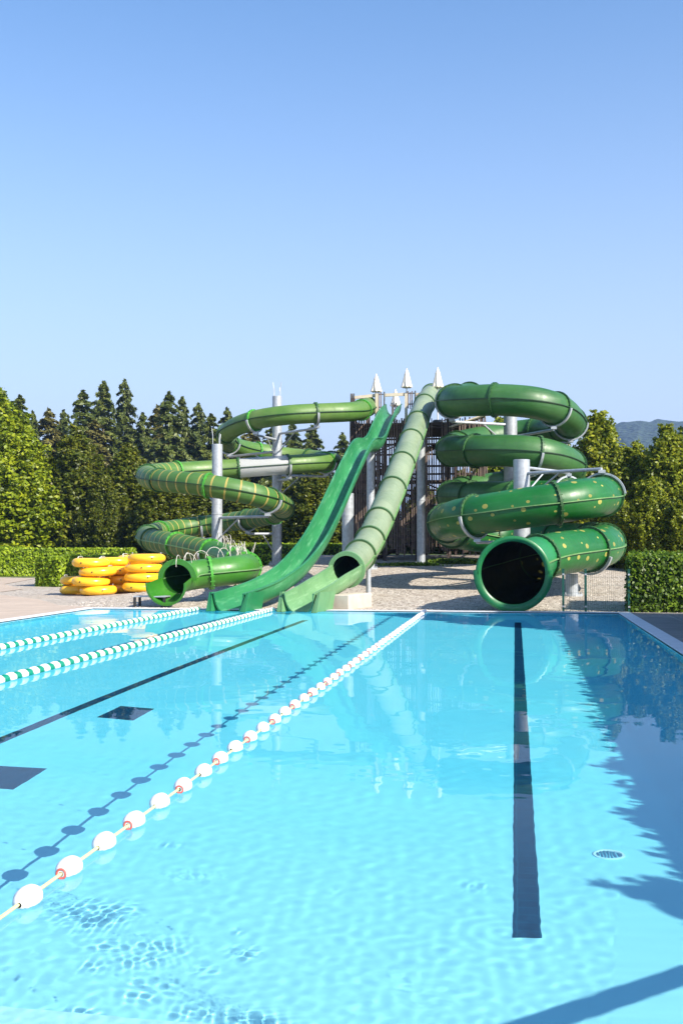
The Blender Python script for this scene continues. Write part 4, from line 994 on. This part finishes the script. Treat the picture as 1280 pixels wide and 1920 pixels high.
# handrail added out of view, placed along the sun to lay the bar shadow
def sun_source(p, depth, h):
    hd = Vector((SUND.x, SUND.y)); sn = hd.length / 1.33; tw = sn / math.sqrt(1 - sn * sn); ta = hd.length / -SUND.z; hd.normalize()
    return p - hd * (tw * depth + ta * h)
A_ = sun_source(floor_point(1330, 1812, .95), .95, 1.0); B_ = sun_source(floor_point(930, 1945, .85), .85, 1.0)
hr = empty('shadow_rail', (A_.x, A_.y, .02)); tag(hr, 'added unseen handrail at the near right corner of the pool', 'caster')
mb = MB(); mb.tube([(0, 0, .98), (B_.x - A_.x, B_.y - A_.y, .98)], .05, 12); mb.build('rail', M['steel'], hr, True)
for u in (.0, 1):
    mb = MB(); mb.cyl(((B_.x - A_.x) * u, (B_.y - A_.y) * u, .98), ((B_.x - A_.x) * u, (B_.y - A_.y) * u, -.01 if u == 0 else -1.2), .03); mb.build('post', M['steel'], hr, True)
print('RAIL', A_, B_)
def tuft_patch(name, pxs, Yr, n, label, h=.16, seed=1):
    rng = np.random.default_rng(seed); P = []; 
    for _ in range(n):
        px = rng.normal((pxs[0] + pxs[1]) / 2, (pxs[1] - pxs[0]) / 4); Y = rng.normal((Yr[0] + Yr[1]) / 2, (Yr[1] - Yr[0]) / 4); x = at(px, 1060, Y).x
        P.append((x, Y, H(x, Y) + rng.random() * h))
    P = np.array(P); o = leaf_mesh(name, P, np.tile([.3, -.3, .8], (n, 1)), .08, M['laurel'], None, rng, 2.5, .8); tag(o, label, kind='stuff')
tuft_patch('grass', (800, 905), (48.6, 49.8), 2200, 'grass tufts below the tower', seed=1)
tuft_patch('grass', (720, 820), (46.8, 47.4), 900, 'grass tufts on the gravel by the column', .1, seed=2)
tuft_patch('grass', (455, 500), (35.5, 36.5), 900, 'weeds on the gravel behind the striped slide bend', .12, seed=3)
# loose stones on the gravel bed
def stones():
    rng = np.random.default_rng(8); n = 34000; x = rng.uniform(-12.5, 6, n); y = 28.75 + 23 * rng.random(n) ** 1.4
    base = np.array([[1, 0, 0], [0, 1, 0], [-1, 0, 0], [0, -1, 0], [0, 0, .7]]); F = np.array([[0, 1, 4], [1, 2, 4], [2, 3, 4], [3, 0, 4]])
    a = rng.uniform(0, 6.3, n); r = rng.uniform(.012, .034, n); z = np.array([H(p, q) for p, q in zip(x, y)])
    c, s_ = np.cos(a), np.sin(a); V = np.empty((n, 5, 3)); sq = rng.uniform(.6, 1.2, (n, 1))
    V[:, :, 0] = x[:, None] + r[:, None] * (base[None, :, 0] * c[:, None] - base[None, :, 1] * s_[:, None] * sq)
    V[:, :, 1] = y[:, None] + r[:, None] * (base[None, :, 0] * s_[:, None] + base[None, :, 1] * c[:, None] * sq); V[:, :, 2] = z[:, None] + r[:, None] * base[None, :, 2] - .004
    f = (F[None] + (np.arange(n) * 5)[:, None, None]).reshape(-1, 3); me = bpy.data.meshes.new('gravel'); me.from_pydata(V.reshape(-1, 3).tolist(), [], f.tolist())
    m, nt, b = newmat('loose_stones'); g = nt.nodes.new('ShaderNodeNewGeometry'); nt.links.new(ramp(nt, g.outputs['Random Per Island'], [(0, (.10, .08, .065)), (.5, (.34, .30, .25)), (1, (.62, .57, .50))]), b.inputs['Base Color']); b.inputs['Roughness'].default_value = .9
    me.materials.append(m); o = bpy.data.objects.new('gravel', me); COL.objects.link(o); tag(o, 'loose pale gravel stones below the slides', kind='stuff')
stones()
# hill
def hill():
    rng = np.random.default_rng(4); nx, ny = 170, 46; v = []
    for j in range(ny):
        for i in range(nx):
            px = 930 + (1900 - 930) * i / (nx - 1); Y = 1100 + 900 * j / (ny - 1); x = at(px, 1000, 1500).x * (Y / 1500)
            prof = ss(930, 1150, px) * .95 + .05 * ss(1100, 1240, px); top = 183 * prof * (1 + .04 * math.sin(px * .011 + 1)) + 8 * noise.noise((px * .02, 1, 1))
            u = j / (ny - 1); s_ = math.sin(min(1, u / .75) * math.pi / 2)
            z = top * s_ + 5 * noise.noise((x * .02, Y * .02, 5)) + 3.2 * noise.noise((x * .07, Y * .07, 5)); v.append((x, Y, max(-2, z) if prof > 0 else -2))
    f = [(j * nx + i, j * nx + i + 1, (j + 1) * nx + i + 1, (j + 1) * nx + i) for j in range(ny - 1) for i in range(nx - 1)]
    m, nt, b = newmat('distant_forest'); co = coord(nt, 'Object'); vo = N(nt, 'ShaderNodeTexVoronoi', Scale=.12); nt.links.new(co, vo.inputs['Vector'])
    nt.links.new(ramp(nt, vo.outputs['Color'], [(0, (.008, .02, .012)), (1, (.035, .06, .025))]), b.inputs['Base Color']); b.inputs['Roughness'].default_value = .9
    bump(nt, b, vo.outputs['Distance'], 5, 1)
    mb = MB(); mb.add(v, f); tag(mb.build('hills', m, smooth=True), kind='structure')
hill()
for o in CAUS: o.cycles.is_caustics_receiver = True

mb = MB(); mb.box((0, 1500, 104), (8400, 9400, 220)); o = mb.build('haze', bpy.data.materials.new('haze')); tag(o, 'thin summer haze over the valley', kind='stuff')
m = o.data.materials[0]; m.use_nodes = True; m.node_tree.nodes.clear(); pv = m.node_tree.nodes.new('ShaderNodeVolumePrincipled'); mo = m.node_tree.nodes.new('ShaderNodeOutputMaterial')
pv.inputs['Density'].default_value = .00026; pv.inputs['Color'].default_value = (.36, .56, .95, 1); pv.inputs['Anisotropy'].default_value = .2; m.node_tree.links.new(pv.outputs[0], mo.inputs['Volume'])
